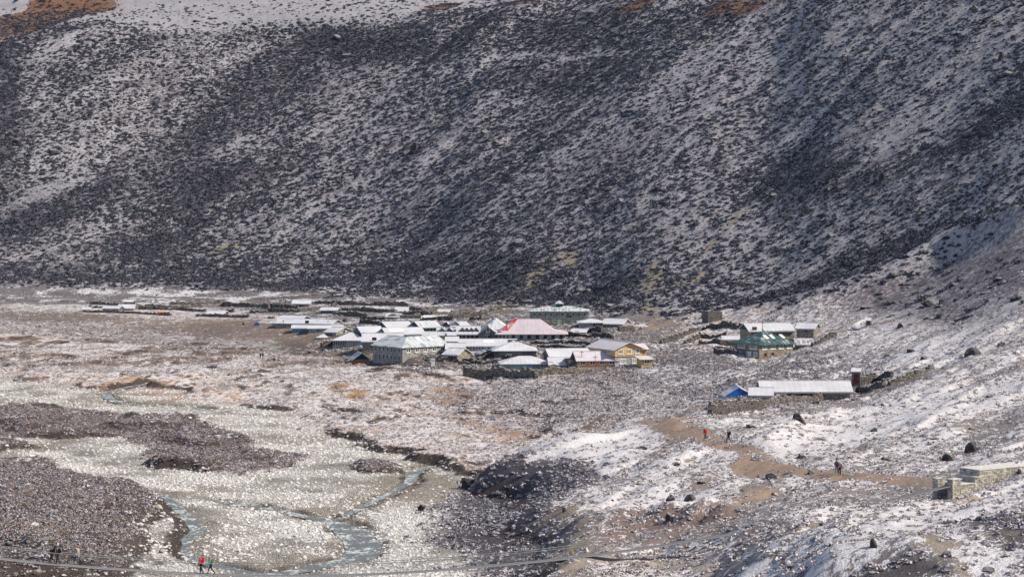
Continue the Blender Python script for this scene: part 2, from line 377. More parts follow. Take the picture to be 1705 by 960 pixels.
# fields
fld = ter * (SL < 0.5)
mixc(tint, (0.17, 0.155, 0.16), fld); snow = lerp(snow, 0.38 + .7 * n_b, fld); tuft = lerp(tuft, .5, fld)
vill = poly_mask([(560,600),(540,560),(640,530),(1000,530),(1080,560),(1090,612),(900,625),(700,612)], 12)
mixc(tint, (0.125, 0.108, 0.10), vill * .9); snow = lerp(snow, 0.25 + .5 * n_b, vill)
rid = 0.5 * ter * np.exp(-((q - np.floor(q) - 0.5) / 0.22) ** 2) * sstep(-.1, .5, fbm(X / 25, Y / 18, 3, 44))
mixc(tint, (0.06, 0.058, 0.065), rid); snow = lerp(snow, 0.05, rid); tuft = np.maximum(tuft, rid)
mound = poly_mask([(668,610),(690,596),(720,592),(765,600),(750,614),(690,618)], 4)
mixc(tint, (.07, .058, .06), mound); snow = lerp(snow, .15, mound)
dirt = poly_mask([(960,612),(1085,612),(1130,630),(1100,640),(1000,628)], 8) + line_mask([(1000,618),(1040,630),(1120,648),(1160,655)], 4, 3) + line_mask([(560,590),(640,600),(740,600)], 8, 6) * .7 + line_mask([(1060,552),(1110,545),(1085,530)], 6, 5)
mixc(tint, (0.25, 0.195, 0.155), np.clip(dirt, 0, 1) * .8); snow *= 1 - .7 * np.clip(dirt, 0, 1); tuft *= 1 - .8 * np.clip(dirt, 0, 1)
# hillside, its ground tint darkened to carry cloud shade
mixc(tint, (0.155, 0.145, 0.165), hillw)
snow = lerp(snow, 0.50 + 0.08 * n_a + 0.07 * n_b + .05 * sstep(0, .1, SS), hillw)
tuft = lerp(tuft, 0.0, hillw)
left_hill = 1 - sstep(0.03, 0.10, SS)
band = np.zeros(X.shape)
for pl, wd, st in (([(-40,395),(90,350),(240,290),(360,205),(430,130),(560,55)], 22, .75), ([(300,330),(330,235),(420,190),(520,95)], 22, .5),
                   ([(-20,300),(0,230),(20,150),(5,80)], 18, .8), ([(240,420),(290,370),(340,320),(360,300)], 28, 1.0), ([(-60,460),(150,455),(300,450),(480,480)], 26, .55),
                   ([(430,35),(520,40),(560,70),(700,85)], 22, .9), ([(480,90),(470,140)], 20, .7), ([(560,60),(680,60),(700,90)], 18, .6), ([(780,60),(860,50),(1000,40),(1150,50)], 30, .45),
                   ([(620,455),(760,440),(900,470)], 18, .7), ([(700,490),(900,495),(1020,480)], 16, .7), ([(1700,165),(1640,215),(1600,240)], 18, .8), ([(1270,290),(1390,320),(1500,280)], 22, .5),
                   ([(1180,520),(1330,480),(1430,430),(1500,410)], 16, .8), ([(850,130),(960,125),(1080,110)], 20, .5), ([(500,260),(430,300),(400,350)], 20, .6),([(1090,560),(1160,560),(1220,545)], 12, .7)):
    band = np.maximum(band, st * line_mask(pl, wd, wd * .9, 1.6))
pale = np.zeros(X.shape)
for pl, wd, st in (([(150,270),(60,330),(0,370)], 12, .7), ([(330,260),(400,240)], 16, .7), ([(230,290),(270,265)], 14, .7), ([(300,90),(200,140),(140,200)], 24, .15), ([(690,465),(740,450),(760,440)], 7, .9),
                   ([(1540,440),(1620,410),(1700,380)], 9, .45), ([(1450,200),(1560,110)], 18, .2), ([(1250,390),(1350,360)], 16, .3), ([(830,95),(960,92),(1080,82)], 3, .9), ([(480,30),(250,55)], 10, .4), ([(100,60),(50,110),(60,180)], 14, .7)):
    pale = np.maximum(pale, st * line_mask(pl, wd, wd * .9, 1.6))
dens = 0.62 + 0.28 * n_a + 0.22 * n_b - 0.14 * g2
dens = np.where(SS > 0.02, lerp(dens, 0.46 + 0.32 * n_a + .25 * n_b, sstep(0.02, 0.07, SS)), dens)
g3 = fbm((ga + gw) / 7, gl / 70, 3, 88)
dens = dens + .17 * g3
snow = snow - .08 * g3 * hillw - .05 * hillw * poly_mask([(0,60),(330,30),(330,120),(200,220),(0,260)], 60, 2)
dens = dens + .14 * poly_mask([(0,60),(330,30),(330,120),(200,220),(0,260)], 60, 2)
bush = np.clip(dens + 0.75 * band - 0.55 * pale, 0.06, 1.25) * hillw
snow = snow - 0.16 * band * hillw + 0.10 * pale * hillw
mixc(tint, (0.055, 0.058, 0.075), np.clip(band, 0, 1) * hillw * .8)
for pl, wd in (([(940,432),(905,452),(870,480),(848,498)], 6), ([(822,462),(790,478),(760,488)], 4), ([(845,434),(835,440)], 4), ([(1085,440),(1088,500),(1085,530)], 4), ([(1160,450),(1130,480)], 5), ([(960,420),(945,445)], 4), ([(390,412),(360,420)], 4),([(1240,350),(1180,420)], 3)):
    mk = line_mask(pl, wd, 4, 1.4) * hillw
    mk = mk * sstep(-.35, .1, n_b + .6 * n_c); mixc(tint, (0.27, 0.24, 0.185), mk); snow = lerp(snow, 0.2, mk); bush *= 1 - .65 * mk
spur = poly_mask([(1130,562),(1250,530),(1360,500),(1500,440),(1705,366),(1860,330),(1860,560),(1705,575),(1450,548),(1250,548)], 22, 1.6)
bush *= 1 - .72 * spur; mixc(tint, (.135, .12, .135), spur * hillw); snow = lerp(snow, .44 + .12 * g3, spur * hillw)
# plateau above the crest, sunlit snow, rusty outcrops
plat = sstep(1105, 1125, DD + 0 * X) * sstep(60, 90, Z)
outc = np.zeros(X.shape)
for pl, wd in (([(0,55),(70,35),(150,15)], 26), ([(750,8),(720,18)], 14), ([(1210,10),(1250,12)], 16), ([(1070,8),(1040,14)], 12), ([(870,4),(840,6)], 8)):
    outc = np.maximum(outc, line_mask(pl, wd, wd * .6, 1.6))
snow = lerp(snow, 0.95, plat); bush = lerp(bush, 0.14, plat); tuft = lerp(tuft, .0, plat)
outc = np.maximum(outc, poly_mask([(-40,78),(0,64),(60,52),(120,34),(165,14),(150,-12),(80,-12),(45,18),(0,26),(-40,34)], 8, 1.2))
mixc(tint, (0.20, 0.115, 0.08), outc * hillw); snow = lerp(snow, 0.12, outc * hillw); bush = np.maximum(bush, .5 * outc * hillw)
# right-hand snowy slope
rs = sstep(0.02, 0.05, SS + 0 * X) * (1 - hillw) * sstep(2.5, 5, Z) * (DD < 560)
mixc(tint, (0.20, 0.185, 0.19), rs)
snow = lerp(snow, 0.61 + 0.2 * n_b + .15 * n_a + .30 * np.clip(relief, -1, 1), rs); tuft = lerp(tuft, np.clip(.52 + .9 * n_b, .22, 1), rs)
bright = poly_mask([(860,768),(960,720),(1080,698),(1150,700),(1100,740),(1000,800),(900,790)], 8) + poly_mask([(1290,725),(1400,700),(1560,650),(1705,630),(1705,650),(1560,690),(1400,740),(1260,735)], 12) + .8 * poly_mask([(1480,850),(1600,835),(1705,815),(1705,860),(1560,880),(1420,895)], 8) + .8*poly_mask([(980,840),(1100,815),(1220,800),(1200,830),(1100,842)], 6)
bright = np.clip(bright, 0, 1)
snow = lerp(snow, 0.92 + .15 * n_b, bright * .85); tuft *= 1 - .6 * bright
dim = poly_mask([(1110,560),(1240,600),(1320,590),(1450,600),(1500,640),(1200,680),(1150,660),(1000,620),(1080,590)], 14)
snow = lerp(snow, 0.42 + .3 * n_b, dim); mixc(tint, (0.12, 0.11, 0.125), dim * .8); tuft = np.maximum(tuft, dim * .9)
face = poly_mask([(868,764),(985,775),(1000,790),(930,830),(920,900),(925,935),(780,945),(715,885),(735,830),(800,785)], 7, 1.6)
mixc(tint, (0.08, 0.074, 0.088), face); snow = lerp(snow, 0.24 + .3 * n_b, face); stone *= 1 - face; tuft = np.maximum(tuft, face); tuft = np.maximum(tuft, face); pebb *= 1 - face; stone *= 1 - face
gul = poly_mask([(1000,850),(1100,838),(1230,850),(1240,880),(1120,900),(990,905)], 5)
mixc(tint, (0.19, 0.14, 0.135), gul); snow = lerp(snow, 0.34, gul); tuft = lerp(tuft, .6, gul)
low = poly_mask([(960,975),(990,915),(1150,890),(1330,862),(1400,870),(1320,915),(1180,975)], 5)
mixc(tint, (0.19, 0.165, 0.16), low); snow = lerp(snow, 0.42 + .3 * n_b, low); tuft = lerp(tuft, .55, low)
fgd = poly_mask([(1430,960),(1480,930),(1540,930),(1600,975)], 4) + poly_mask([(1600,870),(1705,850),(1740,900),(1640,900)], 5)
mixc(tint, (0.06, 0.055, 0.06), np.clip(fgd, 0, 1) * .8); snow = lerp(snow, 0.2, np.clip(fgd, 0, 1)); tuft = np.maximum(tuft, np.clip(fgd, 0, 1))
for pl, wd, c, st in (
    ([(1480,880),(1560,925),(1620,965)], 2.2, (.30, .26, .21), .8), ([(1520,905),(1600,890),(1680,885)], 1.6, (.29, .25, .21), .5),
    ([(930,845),(945,880),(940,930),(930,975)], 5, (.30, .26, .21), .8), ([(905,850),(960,840)], 3, (.30, .26, .21), .7),
    ([(990,930),(1060,925),(1180,940),(1250,950)], 3, (.45, .40, .36), .8),
    ([(1345,870),(1390,868)], 3, (.30, .24, .17), .7), ([(1500,832),(1600,830),(1640,822)], 3, (.36, .30, .22), .8)):
    mk = line_mask(pl, wd, 2.4, 1.0) * st * sstep(-.5, .15, n_c + .5 * n_b)
    mixc(tint, c, mk); snow = lerp(snow, 0.22, mk); tuft *= 1 - .8 * mk
# shade of cavities under the bank painted dark, left end of the bridge
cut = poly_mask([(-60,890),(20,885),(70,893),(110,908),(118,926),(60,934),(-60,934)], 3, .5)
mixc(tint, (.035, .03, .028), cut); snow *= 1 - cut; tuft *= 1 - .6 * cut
br = poly_mask([(-60,868),(60,868),(130,885),(140,905),(100,903),(40,886),(-60,888)], 4, .8)
mixc(tint, (.22, .17, .11), br * .8); snow = lerp(snow, .25, br)
hp = line_mask([(1265,598),(1300,588),(1340,574),(1400,553),(1447,543),(1500,530)], 2.2, 1.6, .5) * .8
mixc(tint, (.27, .21, .17), hp); snow *= 1 - .7 * hp; tuft *= 1 - .7 * hp
# the trail
trail = line_mask([(1180,672),(1130,690),(1100,700),(1130,722),(1180,735),(1230,750),(1262,770),(1300,782)], 5.6, 5, 1.3) + 2.2 * line_mask([(1290,780),(1352,787),(1400,791),(1480,797),(1570,806)], 3.4, 1.8, 0.2) + .5 * line_mask([(1262,775),(1285,800),(1270,830),(1210,850)], 4, 4, 1) + .45 * line_mask([(1100,760),(1180,800),(1260,830)], 5, 6, 1.4)
trail = np.clip(trail * (.92 + .5 * n_c), 0, 1)
mixc(tint, (0.32, 0.24, 0.185), trail); snow = snow * (1 - .88 * trail); tuft *= 1 - .9 * trail
grey_tr = line_mask([(1555,818),(1500,835),(1460,852),(1420,880),(1360,905),(1290,935),(1200,965)], 1.6, 1.0, 0.3)
mixc(tint, (0.16, 0.155, 0.16), grey_tr * .6); snow = lerp(snow, .3, grey_tr * .6)
# bare earth where it is steep
steep = sstep(0.85, 1.4, SL) * (1 - hillw) * (DD < 600)
mixc(tint, (0.075, 0.06, 0.055), steep * .85); snow *= 1 - .8 * steep
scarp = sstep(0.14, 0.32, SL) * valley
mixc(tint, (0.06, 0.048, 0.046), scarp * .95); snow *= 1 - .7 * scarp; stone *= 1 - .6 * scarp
snow = np.clip(snow, 0, 1.1)

# ------------------------------------------------------------------ terrain mesh
def grid_mesh(name, Xg, Yg, Zg):
    nr, nc = Xg.shape
    me = bpy.data.meshes.new(name)
    co = np.stack([Xg, Yg, Zg], -1).reshape(-1, 3).astype(np.float32)
    i = np.arange(nr * nc).reshape(nr, nc)
    f = np.stack([i[:-1, :-1], i[:-1, 1:], i[1:, 1:], i[1:, :-1]], -1).reshape(-1, 4).astype(np.int32)
    me.vertices.add(len(co)); me.vertices.foreach_set('co', co.ravel())
    me.loops.add(f.size); me.loops.foreach_set('vertex_index', f.ravel())
    me.polygons.add(len(f)); me.polygons.foreach_set('loop_start', np.arange(0, f.size, 4, dtype=np.int32))
    me.polygons.foreach_set('use_smooth', np.ones(len(f), bool))
    me.update()
    return me
def fattr(me, name, A):
    a = me.attributes.new(name, 'FLOAT', 'POINT'); a.data.foreach_set('value', A.astype(np.float32).ravel())

# ---- node helper
class NT:
    def __init__(s, name):
        s.m = bpy.data.materials.new(name); s.m.use_nodes = True; s.t = s.m.node_tree
        s.b = s.t.nodes['Principled BSDF']
        s.b.inputs['Specular IOR Level'].default_value = 0.2
    def n(s, typ, **kw):
        nd = s.t.nodes.new(typ)
        for k, v in kw.items():
            if k in nd.inputs.keys():
                s.put(nd.inputs[k], v)
            else: setattr(nd, k, v)
        return nd
    def put(s, sock, v):
        if isinstance(v, bpy.types.NodeSocket): s.t.links.new(v, sock)
        elif isinstance(v, bpy.types.Node): s.t.links.new(v.outputs[0], sock)
        else: sock.default_value = v
    def math(s, op, a, b=0.0, c=None, clamp=False):
        nd = s.t.nodes.new('ShaderNodeMath'); nd.operation = op; nd.use_clamp = clamp
        s.put(nd.inputs[0], a); s.put(nd.inputs[1], b)
        if c is not None: s.put(nd.inputs[2], c)
        return nd.outputs[0]
    def ramp(s, x, a, b, lo=0.0, hi=1.0):
        nd = s.t.nodes.new('ShaderNodeMapRange'); nd.interpolation_type = 'SMOOTHSTEP'
        s.put(nd.inputs[0], x); s.put(nd.inputs[1], a); s.put(nd.inputs[2], b); s.put(nd.inputs[3], lo); s.put(nd.inputs[4], hi)
        return nd.outputs[0]
    def mix(s, f, a, b, mode='MIX'):
        nd = s.t.nodes.new('ShaderNodeMix'); nd.data_type = 'RGBA'; nd.blend_type = mode
        s.put(nd.inputs[0], f)
        for i, v in ((6, a), (7, b)):
            s.put(nd.inputs[i], v if not isinstance(v, tuple) else (*v, 1.0))
        return nd.outputs[2]
    def noise(s, scale, detail=3, rough=.55, vec=None, dist=0):
        nd = s.t.nodes.new('ShaderNodeTexNoise'); nd.inputs['Scale'].default_value = scale
        nd.inputs['Detail'].default_value = detail; nd.inputs['Roughness'].default_value = rough; nd.inputs['Distortion'].default_value = dist
        if vec is not None: s.put(nd.inputs['Vector'], vec)
        return nd.outputs[0]
    def attr(s, name):
        nd = s.t.nodes.new('ShaderNodeAttribute'); nd.attribute_name = name
        return nd
    def coord(s, which='Object'):
        return s.t.nodes.new('ShaderNodeTexCoord').outputs[which]
    def scaled(s, vec, sc, rot=(0, 0, 0), typ='POINT'):
        nd = s.t.nodes.new('ShaderNodeMapping'); s.put(nd.inputs[0], vec)
        nd.inputs['Scale'].default_value = sc; nd.inputs['Rotation'].default_value = rot; nd.vector_type = typ
        return nd.outputs[0]
    def bump(s, h, dist=0.1, strength=1.0):
        nd = s.t.nodes.new('ShaderNodeBump'); s.put(nd.inputs['Height'], h)
        nd.inputs['Distance'].default_value = dist; nd.inputs['Strength'].default_value = strength
        s.t.links.new(nd.outputs[0], s.b.inputs['Normal'])
    def out(s, color, rough=0.85, **kw):
        s.put(s.b.inputs['Base Color'], color if not isinstance(color, tuple) else (*color, 1.0))
        s.put(s.b.inputs['Roughness'], rough)
        for k, v in kw.items(): s.put(s.b.inputs[k], v)
        return s.m

def ground_material():
    t = NT('snow_dusted_ground')
    P = t.coord('Object')
    tint_ = t.attr('tint').outputs['Color']
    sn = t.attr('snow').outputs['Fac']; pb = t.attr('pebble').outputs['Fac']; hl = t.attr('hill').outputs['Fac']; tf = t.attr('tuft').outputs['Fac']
    # tufts and hollows, stretched a little along the contour
    Pm = t.scaled(P, (1.0, 0.75, 1.0), (0, 0, 0.35))
    n1 = t.noise(1.1, 5, .66, Pm); n2 = t.noise(0.28, 4, .6, Pm); n3 = t.noise(5.0, 3, .7, P)
    # far slope: noise stretched down the fall line
    Ph = t.scaled(t.scaled(P, (1, 1, .3)), (1.7, 1.0, 1.0), (0, 0, 0.95), 'TEXTURE')
    h1 = t.noise(1.25, 5, .70, Ph, .3); h2 = t.noise(0.16, 3, .6, Ph)
    a = t.math('ADD', t.math('MULTIPLY', n1, .62), t.math('ADD', t.math('MULTIPLY', n2, .22), t.math('MULTIPLY', n3, .16)))
    b = t.math('ADD', t.math('MULTIPLY', h1, .66), t.math('ADD', t.math('MULTIPLY', h2, .18), t.math('MULTIPLY', n3, .16)))
    nn = t.n('ShaderNodeMix', data_type='FLOAT'); t.put(nn.inputs[0], t.attr('streak').outputs['Fac']); t.put(nn.inputs[2], a); t.put(nn.inputs[3], b)
    nz = nn.outputs[0]
    thr = t.math('MULTIPLY_ADD', sn, -0.44, 0.72)           # snow 0 -> .72, snow 1 -> .28
    ms = t.ramp(nz, t.math('SUBTRACT', thr, .025), t.math('ADD', thr, .025))
    col = t.mix(t.math('MULTIPLY', t.ramp(n3, .3, .75), .55), tint_, t.mix(1.0, tint_, (0.45, 0.43, 0.45), 'MULTIPLY'))
    col = t.mix(t.math('MULTIPLY', t.ramp(n2, .4, .7), .35), col, t.mix(1.0, tint_, (1.5, 1.35, 1.2), 'MULTIPLY'))
    # pebbles
    vo = t.n('ShaderNodeTexVoronoi', feature='F1'); t.put(vo.inputs['Vector'], P); vo.inputs['Scale'].default_value = 3.6
    vcol = t.n('ShaderNodeSeparateColor'); t.put(vcol.inputs[0], vo.outputs['Color'])
    br = t.ramp(vcol.outputs[0], 0, 1, .6, 1.3)
    pc = t.n('ShaderNodeVectorMath', operation='SCALE'); t.put(pc.inputs[0], tint_); t.put(pc.inputs['Scale'], br)
    edge = t.ramp(vo.outputs['Distance'], .30, .62)
    pcol = t.mix(edge, pc.outputs[0], t.mix(1.0, tint_, (.52, .50, .48), 'MULTIPLY'))
    col = t.mix(pb, col, pcol)
    sc = t.mix(t.ramp(n3, .35, .7), (0.50, 0.49, 0.52), (0.76, 0.755, 0.78))
    ms2 = t.math('MULTIPLY', t.math('MULTIPLY', ms, t.ramp(nz, .40, .62, .72, 1.0)), t.math('SUBTRACT', 1.0, t.math('MULTIPLY', hl, .57)))  # snow dulled on the hill: cloud shade put into the colour
    ms3 = t.math('MULTIPLY', ms2, t.math('SUBTRACT', 1.0, t.math('MULTIPLY', pb, .55)))
    col = t.mix(ms3, col, sc)
    hgt = t.math('ADD', t.math('MULTIPLY', nz, 1.0), t.math('MULTIPLY', t.math('SUBTRACT', 1.0, vo.outputs['Distance']), t.math('MULTIPLY', pb, .5)))
    hgt = t.math('ADD', hgt, t.math('MULTIPLY', n3, .15))
    t.bump(hgt, 0.55, 0.8)
    return t.out(col, .9)
MAT = {}
MAT['ground'] = ground_material()
me = grid_mesh('ground', X, Y, Z)
ca = me.attributes.new('tint', 'FLOAT_COLOR', 'POINT')
ca.data.foreach_set('color', np.stack([np.clip(c, 0, 1) for c in tint] + [np.ones(X.shape)], -1).astype(np.float32).ravel())
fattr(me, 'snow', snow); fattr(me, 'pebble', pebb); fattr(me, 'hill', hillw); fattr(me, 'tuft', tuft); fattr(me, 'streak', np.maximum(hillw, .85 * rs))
me.materials.append(MAT['ground'])
go = bpy.data.objects.new('ground', me); COL.objects.link(go); go['kind'] = 'structure'
# ------------------------------------------------------------------ scatter of uncountable cover
def lump(name, mat, seed, sub=2, flat=.6, jag=.35, freq=1.6, under=True):
    bm = bmesh.new(); bmesh.ops.create_icosphere(bm, subdivisions=sub, radius=1)
    r = random.Random(seed)
    off = Vector((r.uniform(-50, 50), r.uniform(-50, 50), r.uniform(-50, 50)))
    from mathutils import noise as mn
    for v in bm.verts:
        k = 1 + jag * mn.noise(v.co * freq + off) * 1.6 + r.uniform(-jag, jag) * .45
        v.co = v.co * k
        v.co.z = v.co.z * flat
        if v.co.z < -.15: v.co.z = -.15 - (v.co.z + .15) * -.2
    me = bpy.data.meshes.new(name); bm.to_mesh(me); bm.free()
    me.materials.append(mat)
    return me
def shrub_clump(name, mat, seed, n=70, flat=.6, leaf=.24):
    """a shrub of many small twiggy leaf faces spread through its volume"""
    r = random.Random(seed); vs = []; fs = []
    lobes = [(Vector((r.uniform(-.55, .55), r.uniform(-.55, .55), r.uniform(0, .35))), r.uniform(.35, .6)) for _ in range(5)]
    for i in range(n):
        c, rad = lobes[i % 5]
        d = Vector((r.gauss(0, 1), r.gauss(0, 1), abs(r.gauss(0, 1)) * .9)).normalized()
        p = c + d * rad * r.uniform(.75, 1.1); p.z = max(p.z * flat * 1.4, 0)
        a = Vector((r.gauss(0, 1), r.gauss(0, 1), r.gauss(0, 1))).normalized()
        a = (a + d * .0).normalized(); b = a.cross(d + Vector((.01, 0, 0))).normalized(); b = (b + d * r.uniform(-.5, .9)).normalized()
        s = leaf * r.uniform(.6, 1.4); k = len(vs)
        vs += [p - a * s, p + a * s * .8 - b * s * .5, p + b * s + d * s * .4]
        fs.append((k, k + 1, k + 2))
    # inner mass
    bm = bmesh.new(); bmesh.ops.create_icosphere(bm, subdivisions=1, radius=.72)
    for v in bm.verts: v.co *= r.uniform(.8, 1.15); v.co.z = max(v.co.z * flat * 1.1, -.1)
    k = len(vs); vs += [v.co.copy() for v in bm.verts]; fs += [tuple(k + v.index for v in f.verts) for f in bm.faces]; bm.free()
    me = bpy.data.meshes.new(name); me.from_pydata(vs, [], fs); me.materials.append(mat); me.update()
    return me

def veg_mat(name, c1, c2, frost, frost_col=(.55, .55, .60), fscale=3.0, lo=.35, hi=.8):
    t = NT(name)
    r = t.n('ShaderNodeObjectInfo').outputs['Random']
    geo = t.n('ShaderNodeNewGeometry')
    P = geo.outputs['Position']
    n = t.noise(fscale, 3, .6, P)
    col = t.mix(r, c1, c2)
    sx = t.n('ShaderNodeSeparateXYZ'); t.put(sx.inputs[0], geo.outputs['True Normal'])
    up = t.math('ABSOLUTE', sx.outputs[2])
    fm = t.math('MULTIPLY', t.ramp(t.math('ADD', t.math('MULTIPLY', up, .55), t.math('MULTIPLY', n, .6)), lo, hi), frost)
    col = t.mix(fm, col, frost_col)
    return t.out(col, .9)
MAT['bush'] = veg_mat('dark_alpine_shrub', (.021, .026, .044), (.052, .053, .066), .5, (.34, .35, .42), 1.2, .42, .95)
MAT['tuft'] = veg_mat('frosted_heath', (.11, .082, .08), (.20, .155, .145), .72, (.56, .53, .55), 3.0, .40, .85)
MAT['tuft_pale'] = veg_mat('frosted_beige_heath', (.15, .115, .11), (.27, .215, .19), .92, (.70, .67, .68), 3.0, .32, .68)
MAT['tuft_dark'] = veg_mat('dark_heath', (.065, .056, .062), (.14, .118, .12), .9, (.54, .53, .58), 3.0, .34, .78)
def stone_mat(name, c1, c2, frost=.5, island=False):
    t = NT(name)
    r = t.n('ShaderNodeObjectInfo').outputs['Random']
    geo = t.n('ShaderNodeNewGeometry'); P = geo.outputs['Position']
    if island: r = geo.outputs['Random Per Island']
    n = t.noise(2.5, 4, .65, P); n2 = t.noise(9, 3, .6, P)
    col = t.mix(r, c1, c2)
    col = t.mix(t.ramp(n, .35, .75, 0, .6), col, t.mix(1.0, col, (.5, .5, .5), 'MULTIPLY'))
    sx = t.n('ShaderNodeSeparateXYZ'); t.put(sx.inputs[0], geo.outputs['Normal'])
    fm = t.math('MULTIPLY', t.ramp(t.math('ADD', t.math('MULTIPLY', sx.outputs[2], .5), t.math('MULTIPLY', n, .7)), .62, .85), frost)
    col = t.mix(fm, col, (.75, .75, .79))
    t.bump(t.math('ADD', n, t.math('MULTIPLY', n2, .4)), .12, .8)
    return t.out(col, .88)
MAT['river_stone'] = stone_mat('pale_river_stone', (.43, .415, .39), (.69, .67, .64), .4)
MAT['boulder'] = stone_mat('dark_boulder_rock', (.035, .034, .036), (.065, .06, .058), .3)

def scatter(name, label_kind, variants, pts, scl, rot):
    """one object: a point mesh whose points carry instances of the variants"""
    src = bpy.data.collections.new(name + '_shapes')
    for k, vm in enumerate(variants):
        o = bpy.data.objects.new('%s_shape_%02d' % (name, k), vm); src.objects.link(o)
    n = len(pts)
    me = bpy.data.meshes.new(name); me.vertices.add(n); me.vertices.foreach_set('co', pts.astype(np.float32).ravel())
    a = me.attributes.new('sc', 'FLOAT_VECTOR', 'POINT'); a.data.foreach_set('vector', scl.astype(np.float32).ravel())
    a = me.attributes.new('ro', 'FLOAT_VECTOR', 'POINT'); a.data.foreach_set('vector', rot.astype(np.float32).ravel())
    a = me.attributes.new('pick', 'INT', 'POINT'); a.data.foreach_set('value', rng.integers(0, len(variants), n).astype(np.int32))
    o = bpy.data.objects.new(name, me); COL.objects.link(o); o['kind'] = 'stuff'
    g = bpy.data.node_groups.new(name + '_scatter', 'GeometryNodeTree')
    g.interface.new_socket('Geometry', in_out='INPUT', socket_type='NodeSocketGeometry')
    g.interface.new_socket('Geometry', in_out='OUTPUT', socket_type='NodeSocketGeometry')
    gi = g.nodes.new('NodeGroupInput'); gout = g.nodes.new('NodeGroupOutput')
    ip = g.nodes.new('GeometryNodeInstanceOnPoints'); ci = g.nodes.new('GeometryNodeCollectionInfo')
    ci.inputs['Collection'].default_value = src; ci.inputs['Separate Children'].default_value = True; ci.inputs['Reset Children'].default_value = True
    def na(nm, ty):
        x = g.nodes.new('GeometryNodeInputNamedAttribute'); x.data_type = ty; x.inputs[0].default_value = nm
        return [s for s in x.outputs if s.enabled and s.name == 'Attribute'][0]
    L = g.links.new
    L(gi.outputs[0], ip.inputs['Points']); L(ci.outputs[0], ip.inputs['Instance'])
    ip.inputs['Pick Instance'].default_value = True
    L(na('pick', 'INT'), ip.inputs['Instance Index']); L(na('ro', 'FLOAT_VECTOR'), ip.inputs['Rotation']); L(na('sc', 'FLOAT_VECTOR'), ip.inputs['Scale'])
    L(ip.outputs[0], gout.inputs[0])
    m = o.modifiers.new('scatter', 'NODES'); m.node_group = g
    return o
def rand_points(n, d0, d1, s0=-.225, s1=.225, power=1.0):
    """even density over the ground (power 1) or thinning with distance (power 0)"""
    uu = rng.random(n)
    if power == 1: d = np.sqrt(d0 * d0 + uu * (d1 * d1 - d0 * d0))
    else: d = d0 + uu * (d1 - d0)
    s = s0 + rng.random(n) * (s1 - s0)
    return s * d, d
def make(name, kind, variants, n, d0, d1, dens, smin, smax, flat=1.0, sink=.1, power=1, skew=2.0, s0=-.225, s1=.225, tilt=.2):
    x, y = rand_points(n, d0, d1, s0, s1, power)
    keep = rng.random(n) < sample(dens, x, y)
    x, y = x[keep], y[keep]; z = sample(Z, x, y)
    m = len(x); s = smin + (smax - smin) * rng.random(m) ** skew
    pts = np.stack([x, y, z - sink * s], 1)
    scl = np.stack([s * rng.uniform(.75, 1.3, m), s * rng.uniform(.75, 1.3, m), s * flat * rng.uniform(.7, 1.3, m)], 1)
    rot = np.stack([rng.uniform(-tilt, tilt, m), rng.uniform(-tilt, tilt, m), rng.uniform(0, 6.283, m)], 1)
    print(name, m)
    return scatter(name, kind, variants, pts, scl, rot)
LABEL = {}
bushes = [shrub_clump('alpine_shrub_%d' % k, MAT['bush'], 100 + k, 60, .55, .26) for k in range(6)]
o = make('mountain_scrub', 'stuff', bushes, 330000, 470, 1180, np.clip(bush - .08, 0, 1), .30, 1.15, .95, .12, skew=2.2)
o['label'] = 'dark low shrubs dotted all over the snow dusted mountainside'; o['category'] = 'shrubs'
tufts = [shrub_clump('heath_tuft_%d' % k, MAT['tuft_pale'], 200 + k, 34, .5, .34) for k in range(5)]
tuftp = [shrub_clump('purple_tuft_%d' % k, MAT['tuft'], 250 + k, 34, .5, .34) for k in range(5)]
o = make('purple_heath', 'stuff', tuftp, 90000, 262, 500, np.clip(purp * .9, 0, 1), .12, .5, .8, .1, power=0, skew=2.0, s1=.02)
o['label'] = 'purple brown heath covering the gravel island and the left river bank'; o['category'] = 'heath'
o = make('frosted_heath', 'stuff', tufts, 165000, 180, 640, np.clip(tuft, 0, 1) * (1 - purp) * (1 - np.clip(face + dim * .7 + fgd, 0, 1)), .13, .56, .8, .1, power=0, skew=2.0)
o['label'] = 'frosted purple brown heath tufts over the valley flats and banks'; o['category'] = 'heath'
tuftd = [shrub_clump('dark_tuft_%d' % k, MAT['tuft_dark'], 300 + k, 40, .5, .34) for k in range(5)]
o = make('dark_heath', 'stuff', tuftd, 120000, 180, 900, np.clip((face * 1.1 + mound + vill * .25 + dim * .7 + fgd * .7 + dkf * .5 + rid * .8 + farl * .4 + purp * .22 + ter * .3) * .9 * (1 - hillw), 0, 1), .18, .72, .8, .1, power=0, skew=1.8)
o['label'] = 'dark dwarf heath on the terrace face and around the village walls'; o['category'] = 'heath'
stones = [lump('river_stone_%d' % k, MAT['river_stone'], 400 + k, 1, .62, .3, 1.2) for k in range(8)]
o = make('river_stones', 'stuff', stones, 190000, 262, 560, np.clip(stone, 0, 1) , .06, .38, 1, .1, power=0, skew=4.6, s1=.03)
o['label'] = 'pale rounded stones spread over the braided river bed'; o['category'] = 'stones'
for sh in stones:
    for p in sh.polygons: p.use_smooth = False

